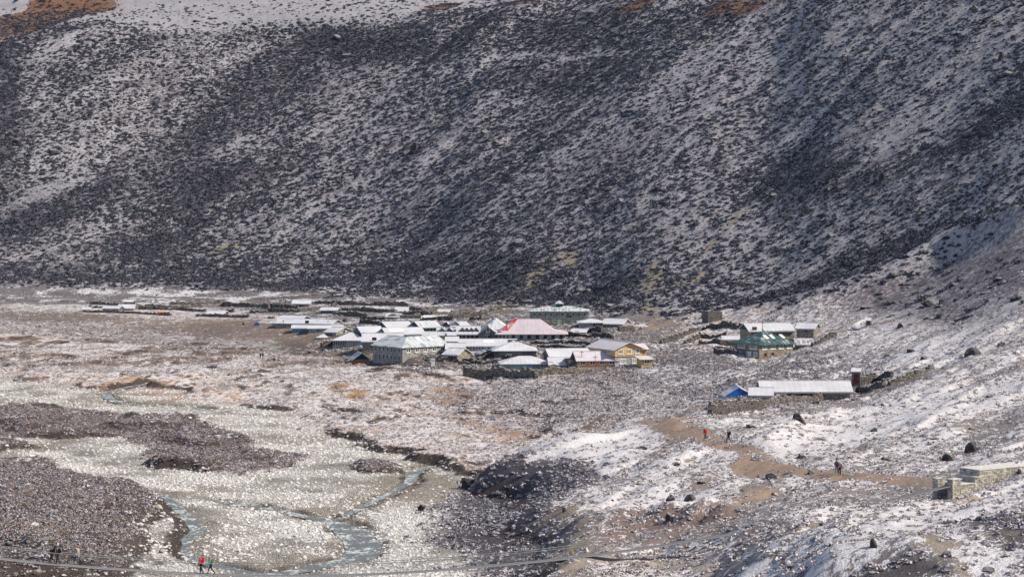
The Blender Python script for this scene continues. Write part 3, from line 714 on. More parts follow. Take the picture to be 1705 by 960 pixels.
def rock_mesh(name, mat, seed, flat=.8, cuts=14, sub=4):
    """angular weathered rock: a sphere cut by random planes, then roughened"""
    from mathutils import noise as mn
    r = random.Random(seed); bm = bmesh.new(); bmesh.ops.create_icosphere(bm, subdivisions=sub, radius=1)
    pl = [(Vector((r.gauss(0, 1), r.gauss(0, 1), r.gauss(0, .8))).normalized(), r.uniform(.52, .88)) for _ in range(cuts)]
    off = Vector((r.uniform(-50, 50), r.uniform(-50, 50), 0))
    for v in bm.verts:
        p = v.co.copy()
        for n_, d_ in pl:
            q = p.dot(n_)
            if q > d_: p -= n_ * (q - d_)
        p += p.normalized() * (.10 * mn.noise(p * 1.7 + off) + .05 * mn.noise(p * 4.5 + off) + .03 * mn.noise(p * 10 + off))
        p.z = p.z * flat + .12
        if p.z < -.3: p.z = -.3; 
        elif p.z < .25: p.x *= 1 + (.25 - p.z) * .35; p.y *= 1 + (.25 - p.z) * .35
        v.co = p
    me = bpy.data.meshes.new(name); bm.to_mesh(me); bm.free(); me.materials.append(mat)
    return me

MAT['rubble'] = stone_mat('yard_rubble', (.10, .095, .09), (.26, .24, .21), .5)
rub = [rock_mesh('rubble_%d' % k, MAT['rubble'], 700 + k, .7, 9, 2) for k in range(4)]
o = make('yard_rubble', 'stuff', rub, 26000, 520, 700, np.clip(vill * .55 + mound * .6 + .35 * poly_mask([(1150,560),(1400,540),(1400,600),(1200,610)], 10) + .2 * ter * (n_b > .1), 0, 1), .12, .8, .7, .1, skew=3.2)
o['label'] = 'loose stones and rubble lying between the village houses'; o['category'] = 'rubble'
crag = [rock_mesh('crag_%d' % k, MAT['boulder'], 740 + k, .75, 12, 3) for k in range(4)]
o = make('hillside_rocks', 'stuff', crag, 1500, 480, 1120, np.clip(hillw * (.25 + .9 * (n_b > .15)), 0, 1), .5, 2.6, .8, .25, skew=3.0)
o['label'] = 'small rock outcrops scattered over the mountainside'; o['category'] = 'rocks'
o = make('slope_rocks', 'stuff', crag, 1600, 185, 480, np.clip(rs * (.15 + .9 * (n_b > .1)), 0, 1), .15, .7, .75, .15, power=0, skew=2.5)
o['label'] = 'small dark rocks poking through the snow on the right slope'; o['category'] = 'rocks'
# ------------------------------------------------------------------ object helpers
def link(o, parent=None):
    COL.objects.link(o)
    if parent is not None: o.parent = parent
    return o
def mesh_obj(name, me, parent=None, mat=None, loc=None):
    if mat is not None and not me.materials: me.materials.append(mat)
    o = bpy.data.objects.new(name, me)
    if loc is not None: o.location = loc
    return link(o, parent)
def thing(name, label, cat, loc, rz=0.0, group=None):
    o = bpy.data.objects.new(name, None); o.empty_display_size = .5
    o.location = loc; o.rotation_euler = (0, 0, rz); COL.objects.link(o)
    o['label'] = label; o['category'] = cat
    if group: o['group'] = group
    return o
class MB:
    def __init__(s): s.v = []; s.f = []
    def add(s, vs, fs):
        k = len(s.v); s.v += [tuple(p) for p in vs]; s.f += [tuple(k + i for i in f) for f in fs]
    def box(s, x0, x1, y0, y1, z0, z1, M=None, jit=0, r=random):
        vs = [Vector((x, y, z)) for x in (x0, x1) for y in (y0, y1) for z in (z0, z1)]
        if jit: vs = [p + Vector((r.uniform(-jit, jit), r.uniform(-jit, jit), r.uniform(-jit, jit))) for p in vs]
        if M is not None: vs = [M @ p for p in vs]
        s.add(vs, [(0, 1, 3, 2), (4, 6, 7, 5), (0, 4, 5, 1), (2, 3, 7, 6), (0, 2, 6, 4), (1, 5, 7, 3)])
    def slab(s, q, th):
        """quad or triangle q (outward up) given thickness th downwards"""
        n = len(q); lo = [Vector(p) - Vector((0, 0, th)) for p in q]
        s.add(list(q) + lo, [tuple(range(n)), tuple(range(2 * n - 1, n - 1, -1))] + [(i, i + n, (i + 1) % n + n, (i + 1) % n) for i in range(n)])
    def tube(s, pts, r, n=5):
        pts = [Vector(p) for p in pts]; rings = []
        for i, p in enumerate(pts):
            d = (pts[min(i + 1, len(pts) - 1)] - pts[max(i - 1, 0)]).normalized()
            a = d.cross(Vector((0, 0, 1)) if abs(d.z) < .9 else Vector((1, 0, 0))).normalized(); b = d.cross(a)
            rr = r[i] if isinstance(r, (list, tuple)) else r
            rings.append([p + (a * math.cos(6.2832 * k / n) + b * math.sin(6.2832 * k / n)) * rr for k in range(n)])
        vs = [q for rg in rings for q in rg]
        fs = [(i * n + k, i * n + (k + 1) % n, (i + 1) * n + (k + 1) % n, (i + 1) * n + k) for i in range(len(pts) - 1) for k in range(n)]
        fs += [tuple(range(n - 1, -1, -1)), tuple((len(pts) - 1) * n + k for k in range(n))]
        s.add(vs, fs)
    def mesh(s, name, mat=None):
        me = bpy.data.meshes.new(name); me.from_pydata(s.v, [], s.f)
        if mat is not None: me.materials.append(mat)
        me.update(); return me
    def build(s, name, mat, parent=None, loc=None): return mesh_obj(name, s.mesh(name, mat), parent, None, loc)

# ------------------------------------------------------------------ building materials
def wall_mat(name, base, var=.35, scale=2.2, stone=True, streak=.25, blocks=(1.6, 3.6)):
    t = NT(name); P = t.coord('Object')
    n = t.noise(.6, 4, .6, P); n2 = t.noise(6, 3, .6, P)
    if stone:
        vo = t.n('ShaderNodeTexVoronoi', feature='F1'); t.put(vo.inputs['Vector'], t.scaled(P, (blocks[0], blocks[0], blocks[1])))
        vo.inputs['Scale'].default_value = 1.3
        sp = t.n('ShaderNodeSeparateColor'); t.put(sp.inputs[0], vo.outputs['Color'])
        k = t.ramp(sp.outputs[0], 0, 1, 1 - var, 1 + var)
        e = t.ramp(vo.outputs['Distance'], .35, .7)
        c = t.n('ShaderNodeVectorMath', operation='SCALE'); c.inputs[0].default_value = base; t.put(c.inputs['Scale'], k)
        col = t.mix(e, c.outputs[0], tuple(b * .5 for b in base))
        t.bump(t.math('SUBTRACT', 1.0, vo.outputs['Distance']), .08, .7)
    else:
        col = t.mix(t.ramp(n2, .3, .7, 0, .25), base, tuple(b * .7 for b in base))
    col = t.mix(t.ramp(n, .4, .75, 0, streak + .2), col, tuple(b * .55 for b in base))
    return t.out(col, .85)
def roof_mat(name, base, snow_amt, ribs=3.2, snowcol=(.58, .585, .62)):
    """painted corrugated sheet under a thin uneven cover of snow"""
    t = NT(name); P = t.coord('Object')
    r = t.n('ShaderNodeObjectInfo').outputs['Random']
    off = t.n('ShaderNodeVectorMath', operation='ADD'); t.put(off.inputs[0], P); t.put(off.inputs[1], t.math('MULTIPLY', r, 37.0))
    n = t.noise(.35, 4, .6, off.outputs[0]); st = t.noise(1.0, 3, .65, t.scaled(off.outputs[0], (2.6, .3, .5)))
    sx = t.n('ShaderNodeSeparateXYZ'); t.put(sx.inputs[0], P)
    wv = t.math('SINE', t.math('MULTIPLY', sx.outputs[0], ribs * 2))
    m = t.math('ADD', t.math('MULTIPLY', n, .5), t.math('MULTIPLY', st, .5))
    m = t.math('ADD', m, t.math('MULTIPLY', wv, .02))
    th = .74 - .52 * snow_amt
    f = t.ramp(m, th - .07, th + .07)
    b2 = t.mix(t.ramp(st, .35, .7, 0, .5), base, tuple(c * .6 for c in base))
    col = t.mix(f, b2, t.mix(t.ramp(n, .35, .65), snowcol, tuple(c * .86 for c in snowcol)))
    t.bump(t.math('ADD', t.math('MULTIPLY', wv, .4), t.math('MULTIPLY', f, .5)), .03, .5)
    return t.out(col, t.ramp(f, 0, 1, .45, .8))
def plain(name, c, rough=.7, n_amt=.3, metallic=0.0):
    t = NT(name); P = t.coord('Object'); n = t.noise(3.0, 4, .6, P)
    t.out(t.mix(t.ramp(n, .35, .7, 0, n_amt), c, tuple(k * .55 for k in c)), rough)
    t.b.inputs['Metallic'].default_value = metallic
    return t.m
WM = {
 'stone': wall_mat('grey_dressed_stone', (.36, .345, .325)),
 'darkstone': wall_mat('dark_rough_stone', (.15, .14, .135)),
 'warmstone': wall_mat('brown_rubble_stone', (.30, .265, .225)),
 'palestone': wall_mat('pale_cut_stone', (.36, .345, .31), .25),
 'bluegrey': wall_mat('blue_grey_block_wall', (.37, .39, .41), .18),
 'yellow': wall_mat('ochre_painted_wall', (.56, .38, .18), stone=False, streak=.1),
 'orange': wall_mat('orange_painted_wall', (.60, .37, .19), stone=False, streak=.1),
 'brick': wall_mat('orange_red_painted_wall', (.50, .16, .07), stone=False),
 'greenboard': wall_mat('dark_green_boarding', (.035, .085, .09), stone=False),
 'greyboard': wall_mat('grey_boarding', (.16, .17, .18), stone=False),
 'blueboard': wall_mat('blue_boarding', (.07, .15, .34), stone=False),
 'rustsheet': wall_mat('rusty_red_sheet', (.13, .05, .045), stone=False),
 'tarp': wall_mat('bright_blue_tarpaulin', (.03, .16, .55), stone=False, streak=.0),
 'pinkboard': wall_mat('pale_pink_boarding', (.42, .30, .27), stone=False),
}
RM = {
 'white': roof_mat('snowed_metal_roof', (.24, .28, .31), .82),
 'blue': roof_mat('snowed_blue_grey_roof', (.16, .22, .26), .66),
 'grey': roof_mat('patchy_snow_grey_roof', (.15, .18, .20), .50),
 'green': roof_mat('green_metal_roof', (.04, .095, .09), .30),
 'palegreen': roof_mat('snowed_pale_green_roof', (.20, .29, .26), .52),
 'red': roof_mat('red_metal_roof_with_snow', (.30, .085, .11), .80, snowcol=(.56, .485, .53)),
 'redwhite': roof_mat('red_roof_nearly_snowed_over', (.42, .07, .07), .86, snowcol=(.60, .55, .58)),
 'bared': roof_mat('bare_red_metal_roof', (.40, .05, .055), .34, snowcol=(.60, .48, .50)),
 'stone': roof_mat('snowed_slab_roof', (.13, .12, .12), .86),
 'pink': roof_mat('snowed_pink_roof', (.50, .34, .30), .88, snowcol=(.60, .57, .60)),
}
TR = {
 'white': plain('white_painted_frame', (.74, .74, .72)), 'dark': plain('dark_wood_frame', (.07, .06, .055)),
 'blue': plain('blue_painted_frame', (.10, .24, .42)), 'green': plain('green_painted_trim', (.05, .15, .14)),
 'red': plain('red_painted_trim', (.13, .035, .035)), 'grey': plain('grey_metal_trim', (.30, .31, .32)), 'brown': plain('brown_wood_trim', (.20, .13, .08)),
 'palegreen': plain('pale_green_frame', (.30, .40, .36)),
}
def glass_mat():
    t = NT('dark_window_glass'); t.out((.015, .018, .022), .12); t.b.inputs['Specular IOR Level'].default_value = .6
    return t.m
GLASS = glass_mat()
t_ = NT('curtained_blue_window_glass'); GLASS_B = t_.out((.22, .33, .42), .25)
WCACHE = {}
def window_meshes(wd, ht, fm, mull, glass):
    k = (round(wd, 2), round(ht, 2), fm, mull, glass)
    if k not in WCACHE:
        m = MB(); b = .14 if wd > .7 else .09
        m.box(-wd/2, -wd/2 + b, -.07, .0, 0, ht); m.box(wd/2 - b, wd/2, -.07, .0, 0, ht)
        m.box(-wd/2 + b, wd/2 - b, -.068, .0, 0, b); m.box(-wd/2 + b, wd/2 - b, -.068, .0, ht - b, ht)
        for i in range(mull):
            x = -wd/2 + wd * (i + 1) / (mull + 1); m.box(x - .065, x + .065, -.064, .0, b, ht - b)
        m.box(-wd/2 - .08, wd/2 + .08, -.14, .0, -.08, -.003)          # sill
        p = MB(); p.box(-wd/2 + b, wd/2 - b, -.025, -.003, b, ht - b)
        WCACHE[k] = (m.mesh('window', TR[fm]), p.mesh('pane', GLASS_B if glass else GLASS))
    return WCACHE[k]
FACES = {'front': (0, lambda L, Wd: (0, -Wd/2)), 'right': (math.pi/2, lambda L, Wd: (L/2, 0)), 'left': (-math.pi/2, lambda L, Wd: (-L/2, 0))}
def windows(T, L, Wd, face, n, a, b, z, wd, ht, fm='white', mull=1, glass=False, name='window'):
    ang, f = FACES[face]; cx, cy = f(L, Wd); span = L if face == 'front' else Wd
    fmesh, pmesh = window_meshes(wd, ht, fm, mull, glass)
    for i in range(n):
        t = a + (b - a) * ((i + .5) / n); s = (t - .5) * span
        o = bpy.data.objects.new('window', fmesh); o.rotation_euler = (0, 0, ang)
        o.location = (cx + math.cos(ang) * s, cy + math.sin(ang) * s, z); link(o, T)
        link(bpy.data.objects.new('pane', pmesh), o)
def door(T, L, Wd, face, t, wd=.95, ht=1.95, mat='dark'):
    ang, f = FACES[face]; cx, cy = f(L, Wd); s = (t - .5) * (L if face == 'front' else Wd)
    m = MB(); m.box(-wd/2, wd/2, -.06, 0, 0, ht); m.box(-wd/2 - .09, -wd/2, -.09, 0, 0, ht + .09); m.box(wd/2, wd/2 + .09, -.09, 0, 0, ht + .09); m.box(-wd/2, wd/2, -.088, 0, ht, ht + .09)
    o = m.build('door', TR[mat], T); o.rotation_euler = (0, 0, ang); o.location = (cx + math.cos(ang) * s, cy + math.sin(ang) * s, 0.02)
    h = MB(); h.box(wd*.32, wd*.32 + .04, -.11, -.06, ht * .5, ht * .5 + .14); h.build('handle', TR['grey'], o)

def roof_mesh(m, kind, L, Wd, z, rise, ov=.45, th=.12):
    a, b = L/2 + ov, Wd/2 + ov
    if kind == 'gable':
        ez = z - rise * ov / (Wd/2)
        A, B, C, D_ = Vector((-a, -b, ez)), Vector((a, -b, ez)), Vector((a, 0, z + rise)), Vector((-a, 0, z + rise))
        E, F = Vector((a, b, ez)), Vector((-a, b, ez))
        m.slab([A, B, C, D_], th); m.slab([D_, C, E, F], th)
        m.box(-a - .01, a + .01, -.14, .14, z + rise - .02, z + rise + .07)
    elif kind == 'gable_front':
        ez = z - rise * ov / (L/2)
        m.slab([Vector((-a, -b, ez)), Vector((0, -b, z + rise)), Vector((0, b, z + rise)), Vector((-a, b, ez))], th)
        m.slab([Vector((0, -b, z + rise)), Vector((a, -b, ez)), Vector((a, b, ez)), Vector((0, b, z + rise))], th)
        m.box(-.14, .14, -b - .01, b + .01, z + rise - .02, z + rise + .07)
    elif kind == 'hip':
        ez = z - rise * ov / (min(L, Wd)/2)
        A, B, C, D_ = Vector((-a, -b, ez)), Vector((a, -b, ez)), Vector((a, b, ez)), Vector((-a, b, ez))
        if L >= Wd: r = (L - Wd)/2 + .05; R1, R2 = Vector((-r, 0, z + rise)), Vector((r, 0, z + rise)); m.slab([A, B, R2, R1], th); m.slab([B, C, R2], th); m.slab([C, D_, R1, R2], th); m.slab([D_, A, R1], th)
        else: r = (Wd - L)/2 + .05; R1, R2 = Vector((0, -r, z + rise)), Vector((0, r, z + rise)); m.slab([A, B, R1], th); m.slab([B, C, R2, R1], th); m.slab([C, D_, R2], th); m.slab([D_, A, R1, R2], th)
        d = (R2 - R1).normalized()
        m.tube([R1 + Vector((0, 0, .0)), R2 + Vector((0, 0, .0))], .09, 5)
    elif kind == 'ell':
        w_ = 4.6; ez = z - rise * ov / w_
        A, B, D_ = Vector((-a, -b, ez)), Vector((a, -b, ez)), Vector((-a, b, ez))
        zr = z + rise; R1, R2, R3 = Vector((-L/2 + w_, -Wd/2 + w_, zr)), Vector((a, -Wd/2 + w_, zr)), Vector((-L/2 + w_, b, zr))
        I, J, K = Vector((-L/2 + 2*w_, -Wd/2 + 2*w_, z)), Vector((a, -Wd/2 + 2*w_, z)), Vector((-L/2 + 2*w_, b, z))
        m.slab([A, B, R2, R1], th); m.slab([A, R1, R3, D_], th); m.slab([R1, R2, J, I], th); m.slab([R1, I, K, R3], th)
        m.tube([R1, R2], .08, 5); m.tube([R1, R3], .08, 5)
    elif kind == 'shed':
        m.slab([Vector((-a, -b, z - .1)), Vector((a, -b, z - .1)), Vector((a, b, z + rise)), Vector((-a, b, z + rise))], th)

def house(name, label, cat, uL, uR, vb, ve, vr, depth, roof='gable', wall='stone', rm='white', trim='grey', gable=None, rz=0.0,
          corner=None, D=None, wins=(), doors=(), ov=.45, group=None, low=None, low_h=0, extra=None, base=3.0):
    """front wall between photograph columns uL..uR, base/eave/ridge rows vb/ve/vr; or corner=(u, left px, right px, angle)"""
    um = corner[0] if corner else (uL + uR) / 2
    if D is None: D = hit(um, vb).y
    k = pxm(D)
    P0 = pt(um, vb, D)
    if P0.z < ground(P0.x, P0.y) - .15: D = hit(um, vb).y; k = pxm(D); P0 = pt(um, vb, D)
    if corner:
        a = math.radians(corner[3]); L = corner[2] / k / math.cos(a); Wd = corner[1] / k / math.sin(a); rz = a
        c = Matrix.Rotation(rz, 3, 'Z') @ Vector((-L/2, -Wd/2, 0)); loc = P0 - c
    else:
        L = (uR - uL) / k / math.cos(rz); Wd = depth
        loc = P0 - Matrix.Rotation(rz, 3, 'Z') @ Vector((0, -Wd/2, 0))
    hw = (vb - ve) / k; rise = max(.35, (ve - vr) / k - Wd/2 * .068)
    if roof in ('hip', 'ell') and corner: rise = max(.5, (ve - vr) / k - .3)
    T = thing(name, label, cat, loc, rz, group)
    gz = min(ground(*(loc + Matrix.Rotation(rz, 3, 'Z') @ Vector((sx * L/2, sy * Wd/2, 0)))[:2]) for sx in (-1, 1) for sy in (-1, 1))
    base = max(.6, loc.z - gz + .5)
    if low:
        m = MB(); m.box(-L/2 - .03, L/2 + .03, -Wd/2 - .03, Wd/2 + .03, -base, low_h); m.build('wall', WM[low], T)
        m = MB(); m.box(-L/2, L/2, -Wd/2, Wd/2, low_h + .002, hw - .1)
        b = MB(); b.box(-L/2 - .1, L/2 + .1, -Wd/2 - .1, Wd/2 + .1, low_h - .06, low_h + .08); b.build('floor_band', TR['red' if wall == 'yellow' else 'grey'], T)
    else:
        m = MB(); m.box(-L/2, L/2, -Wd/2, Wd/2, -base, hw - .1)
    gb = m if gable is None else MB()
    if roof == 'gable':
        for s in (-1, 1):
            x0, x1 = sorted((s * L/2, s * (L/2 - .22)))
            vs = [(x0, -Wd/2 + .02, hw - .1), (x0, Wd/2 - .02, hw - .1), (x0, 0, hw + rise - .13), (x1, -Wd/2 + .02, hw - .1), (x1, Wd/2 - .02, hw - .1), (x1, 0, hw + rise - .13)]
            gb.add(vs, [(0, 2, 1), (3, 4, 5), (0, 3, 5, 2), (1, 2, 5, 4), (0, 1, 4, 3)])
    elif roof == 'gable_front':
        for s in (-1, 1):
            y0, y1 = sorted((s * Wd/2, s * (Wd/2 - .22)))
            vs = [(-L/2 + .02, y0, hw - .1), (L/2 - .02, y0, hw - .1), (0, y0, hw + rise - .13), (-L/2 + .02, y1, hw - .1), (L/2 - .02, y1, hw - .1), (0, y1, hw + rise - .13)]
            gb.add(vs, [(0, 1, 2), (3, 5, 4), (0, 2, 5, 3), (1, 4, 5, 2), (0, 3, 4, 1)])
    m.build('wall', WM[wall], T)
    if gable is not None and gb.v:
        for q_ in (0, 1):
            g_ = MB(); g_.v = gb.v[q_*6:q_*6+6]; g_.f = [tuple(i - q_*6 for i in f) for f in gb.f[q_*5:q_*5+5]]; g_.build('gable', WM[gable], T)
    if roof != 'none':
        r = MB(); roof_mesh(r, roof, L, Wd, hw, rise, ov); r.build('roof', RM[rm], T)
        f = MB(); f.box(-L/2 - ov + .02, L/2 + ov - .02, -Wd/2 - ov - .02, -Wd/2 - ov + .03, hw - .32 - (rise * ov / (Wd/2) if roof == 'gable' else 0.0), hw - .16 - (rise * ov / (Wd/2) if roof == 'gable' else 0.0))
        if roof in ('gable', 'shed'): f.build('fascia_board', TR[trim], T)
    for wn_ in wins:
        wn_ = dict(wn_); windows(T, L, Wd, **wn_)
    for dn in doors: door(T, L, Wd, **dn)
    if extra: extra(T, L, Wd, hw, rise, k)
    return T
def Wn(face, n, a, b, z, wd, ht, fm='white', mull=1, glass=False): return dict(face=face, n=n, a=a, b=b, z=z, wd=wd, ht=ht, fm=fm, mull=mull, glass=glass)
def Dr(face, t, mat='dark', wd=.95, ht=1.95): return dict(face=face, t=t, mat=mat, wd=wd, ht=ht)
def chimney(x, y, h=.9, w=.45, mat='darkstone'):
    def f(T, L, Wd, hw, rise, k):
        m = MB(); m.box(x*L - w/2, x*L + w/2, y*Wd - w/2, y*Wd + w/2, hw + .05, hw + rise + h); c = m.build('chimney', WM[mat], T)
        m = MB(); m.box(x*L - w/2 - .07, x*L + w/2 + .07, y*Wd - w/2 - .07, y*Wd + w/2 + .07, hw + rise + h + .002, hw + rise + h + .1); m.build('cap', RM['white'], c)
    return f
def skylights(spec, mat='white'):
    """pale translucent sheets set in the front roof slope: (x fraction, width m)"""
    def f(T, L, Wd, hw, rise, k):
        for xf, ww in spec:
            x = xf * L; m = MB()
            def zz(y): return hw + rise * (1 + y / (Wd/2)) + .035
            y0, y1 = -Wd/2 * .62, -Wd/2 * .12
            m.slab([Vector((x - ww/2, y0, zz(y0))), Vector((x + ww/2, y0, zz(y0))), Vector((x + ww/2, y1, zz(y1))), Vector((x - ww/2, y1, zz(y1)))], .03)
            m.build('skylight_sheet', TR['white'], T)
    return f
def dormers(n, a, b, w=1.1, h=1.1):
    def f(T, L, Wd, hw, rise, k):
        for i in range(n):
            x = L * (a + (b - a) * (i + .5) / n - .5); y = -Wd/2 * .78; zb = hw + rise * .05
            m = MB(); m.box(x - w/2, x + w/2, y, y + Wd * .3, zb, zb + h * .55)
            m.add([(x - w/2, y, zb + h*.55), (x + w/2, y, zb + h*.55), (x, y, zb + h*1.15), (x - w/2, y + .2, zb + h*.55), (x + w/2, y + .2, zb + h*.55), (x, y + .2, zb + h*1.15)], [(0, 1, 2), (3, 5, 4)])
            d = m.build('dormer', WM['greyboard'], T)
            r = MB(); zt = zb + h * 1.2
            r.slab([Vector((x - w*.68, y - .2, zb + h*.45)), Vector((x, y - .2, zt)), Vector((x, y + Wd*.32, zt)), Vector((x - w*.68, y + Wd*.32, zb + h*.45))], .07)
            r.slab([Vector((x, y - .2, zt)), Vector((x + w*.68, y - .2, zb + h*.45)), Vector((x + w*.68, y + Wd*.32, zb + h*.45)), Vector((x, y + Wd*.32, zt))], .07)
            r.build('dormer_roof', RM['grey'], d)
    return f
def both(*fs):
    def f(*a):
        for g in fs: g(*a)
    return f
ST = 'stone_house'; LG = 'lodge'; SH = 'shed'; HU = 'hut'
GV = 'houses of the village'
# --- front row
def sidewing(T, L, Wd, hw):
    m = MB(); m.box(-L/2 - 1.9, -L/2 - .004, -Wd/2 + .9, Wd/2 - .5, -1.5, hw - .1); m.build('stone_end', WM['darkstone'], T)
def MBslab(T, L, Wd, hw, rise, xf, mn=None):
    m = MB(); x = xf * L; el = mn; mn = mn or min(L, Wd) / 2
    zz = lambda y: hw + rise * (1 + (y + (Wd/2 - mn)) / mn) + .04
    f0, f1 = (.5, .1) if el else (.66, .34)
    y0, y1 = -mn * f0 - (Wd/2 - mn), -mn * f1 - (Wd/2 - mn)
    m.slab([Vector((x - .45, y0, zz(y0))), Vector((x + .45, y0, zz(y0))), Vector((x + .45, y1, zz(y1))), Vector((x - .45, y1, zz(y1)))], .03)
    m.build('skylight_sheet', TR['white'], T)
house('lodge', 'large two storey grey stone lodge with pale green roof seen corner on', 'lodge', 0, 0, 604, 577, 561, 0, 'ell', 'stone', 'palegreen', corner=(670, 53, 74, 38), group=GV,
      wins=[Wn('front', 5, .04, .98, 2.35, 1.2, 1.0, 'white', 1), Wn('front', 1, .36, .60, .75, 1.35, 1.15, 'white', 1), Wn('left', 7, .04, .96, 2.35, .8, 1.1, 'grey', 0), Wn('left', 7, .04, .96, .45, .8, 1.2, 'grey', 0)],
      extra=lambda T, L, Wd, hw, rise, k: [MBslab(T, L, Wd, hw, rise, x, 4.6) for x in (.02, .28)])
house(HU, 'small hut with orange red base and dark green gable beside the big grey lodge', 'hut', 589, 614, 604, 596.5, 586, 3.6, 'gable_front', 'greenboard', 'palegreen', gable='greenboard', rz=.3, group=GV, low='brick', low_h=.78)
house(ST, 'low stone house with snowy hipped roof and one bright blue window near its right end', 'house', 554, 608, 577, 565, 553, 7.5, 'hip', 'stone', 'white', rz=-.1, group=GV,
      wins=[Wn('front', 6, .02, .42, .35, .45, 1.2, 'grey', 0), Wn('front', 1, .72, .98, .3, 1.7, 1.2, 'blue', 2, True)], extra=chimney(.43, -.25, 0.1, .55))
house(ST, 'wide house of overlapping white roof sheets behind the blue windowed house', 'house', 604, 668, 575, 566.5, 554, 7.0, 'gable', 'warmstone', 'white', D=598, group=GV, doors=[Dr('front', .3)])
house(ST, 'grey fronted house with snowy hipped roof and blue window panels above the terrace wall', 'house', 835, 915, 615, 604, 592.5, 8, 'hip', 'bluegrey', 'white', rz=.06, group=GV,
      wins=[Wn('front', 6, .18, .52, .35, .75, .95, 'palegreen', 1, True), Wn('front', 2, .54, .66, .3, .7, 1.1, 'blue', 1, True), Wn('front', 1, .8, .9, .4, .7, .8, 'white', 0)])
house(ST, 'small snow roofed annex with a black tank on its roof beside the orange house', 'annex', 916, 953, 613, 605.5, 594.5, 7.5, 'gable', 'stone', 'white', rz=.05, group=GV, extra=chimney(-.43, -.35, -.9, .65, 'greenboard'), wins=[Wn('front', 2, .3, .9, .35, .8, .5, 'grey', 1)])
house('orange_house', 'single storey orange house with four white framed windows under a snowy red roof', 'house', 962, 1027, 612, 598, 584, 7, 'gable', 'orange', 'redwhite', rz=.16, trim='red', gable='rustsheet', group=GV, ov=.5,
      wins=[Wn('front', 4, .0, 1.0, .75, 1.25, 1.05, 'white', 1)], extra=lambda T, L, Wd, hw, rise, k: sidewing(T, L, Wd, hw))
house('ochre_lodge', 'two storey ochre lodge with stone ground floor and a wide peach gable', 'lodge', 0, 0, 610, 580, 566.5, 0, 'gable_front', 'yellow', 'pink', trim='red', gable='orange', corner=(1024, 40, 46, 28), group=GV, low='bluegrey', low_h=2.15, ov=.7,
      wins=[Wn('front', 3, .06, .98, 2.75, 1.25, 1.1, 'white', 2), Wn('front', 2, .06, .98, .55, 1.6, 1.15, 'white', 2), Wn('left', 3, .1, .9, 2.75, 1.0, .95, 'white', 1)])
house('annex', 'ochre lean-to annex with one white window at the right end of the ochre lodge', 'annex', 1068, 1086, 611, 597, 594.5, 4.5, 'shed', 'yellow', 'pink', trim='red', rz=.2, group=GV, wins=[Wn('front', 1, .2, .8, .8, 1.2, 1.1, 'white', 1)])
house('annex', 'ochre upper wing with its own small snowy roof behind the peach gable', 'annex', 1058, 1077, 600, 579.5, 571.5, 5, 'gable', 'yellow', 'pink', trim='red', rz=.3, group=GV, D=566, wins=[])
house(ST, 'long snowy gabled roof just behind and left of the orange house', 'house', 917, 982, 602, 592, 579.5, 7, 'gable', 'darkstone', 'white', gable='greyboard', rz=.22, group=GV, D=566, ov=.5)
# --- central rows
house(ST, 'low stone barn with plank gable and two white roof panes right of the grey lodge', 'barn', 739, 762, 598, 588.5, 578.5, 6, 'gable', 'warmstone', 'white', rz=-.5, group=GV, wins=[Wn('front', 4, .05, .95, .35, .55, 1.0, 'dark', 0)], extra=skylights([(-.1, .6)]))
house(ST, 'small bright roofed house tucked just behind the low stone barn', 'house', 744, 772, 588, 579.5, 570.5, 6, 'gable', 'stone', 'white', D=590, group=GV)
house(HU, 'dark green gabled hut behind a round stone pen', 'hut', 801, 826, 593, 587.5, 580.5, 5, 'gable_front', 'greenboard', 'grey', gable='greenboard', rz=.2, group=GV, D=583)
house(ST, 'long low house in the village centre with a strip of white framed windows', 'house', 766, 842, 583, 574.5, 563.5, 8, 'gable', 'darkstone', 'white', D=590, group=GV,
      wins=[Wn('front', 9, .14, .72, .25, .62, .75, 'white', 0)], extra=both(skylights([(.12, 2.6)]), lambda *a: None))
house(ST, 'snow roofed house with rubble stone front and grey side wall below the red roofed hall', 'house', 823, 893, 594, 582, 569, 8, 'hip', 'darkstone', 'white', rz=.05, group=GV, D=588,
      wins=[Wn('front', 8, .1, .66, .75, .5, .55, 'grey', 0)])
house(SH, 'small pale roofed shed against the left end of the red roofed hall', 'shed', 836, 858, 568.5, 564, 560.5, 3.5, 'shed', 'bluegrey', 'white', D=603, group=GV)
def red_upper(T, L, Wd, hw, rise, k):
    m = MB(); z = hw + rise * .52; roof_mesh(m, 'hip', L * .80, Wd * .62, z, 2.6, .35)
    o = m.build('roof', RM['red'], T); o.location.x = -L * .06
    b = MB(); b.box(-L * .40, L * .40, -Wd * .31, Wd * .31, hw, z - .06); q = b.build('upper_wall', WM['bluegrey'], T); q.location.x = -L * .06
    a = L * .40; bb = Wd * .31
    s = MB(); r_ = (L * .80 - Wd * .62) / 2
    A = Vector((-a - .38, -bb - .38, z - .40 + .06)); R1 = Vector((-r_, 0, z + 2.6 + .05)); B = Vector((-a + 1.6, -bb - .38, z - .40 + .06)); R2 = Vector((-r_ + .9, 0, z + 2.66))
    s.slab([A, B, R2, R1], .03); s_ = s.build('bare_red_sheet', RM['bared'], T); s_.location = (-L * .06, -.03, .02)
house('hall', 'big hall with a two tier red roof whose left hip is bare of snow', 'hall', 829, 941, 566.5, 554.5, 544, 11, 'hip', 'bluegrey', 'red', trim='red', group=GV, D=606,
      wins=[Wn('front', 7, .17, 1.0, .5, .85, 1.05, 'dark', 1), Wn('front', 3, .01, .17, .75, .4, .4, 'dark', 0)], extra=red_upper, ov=.8)
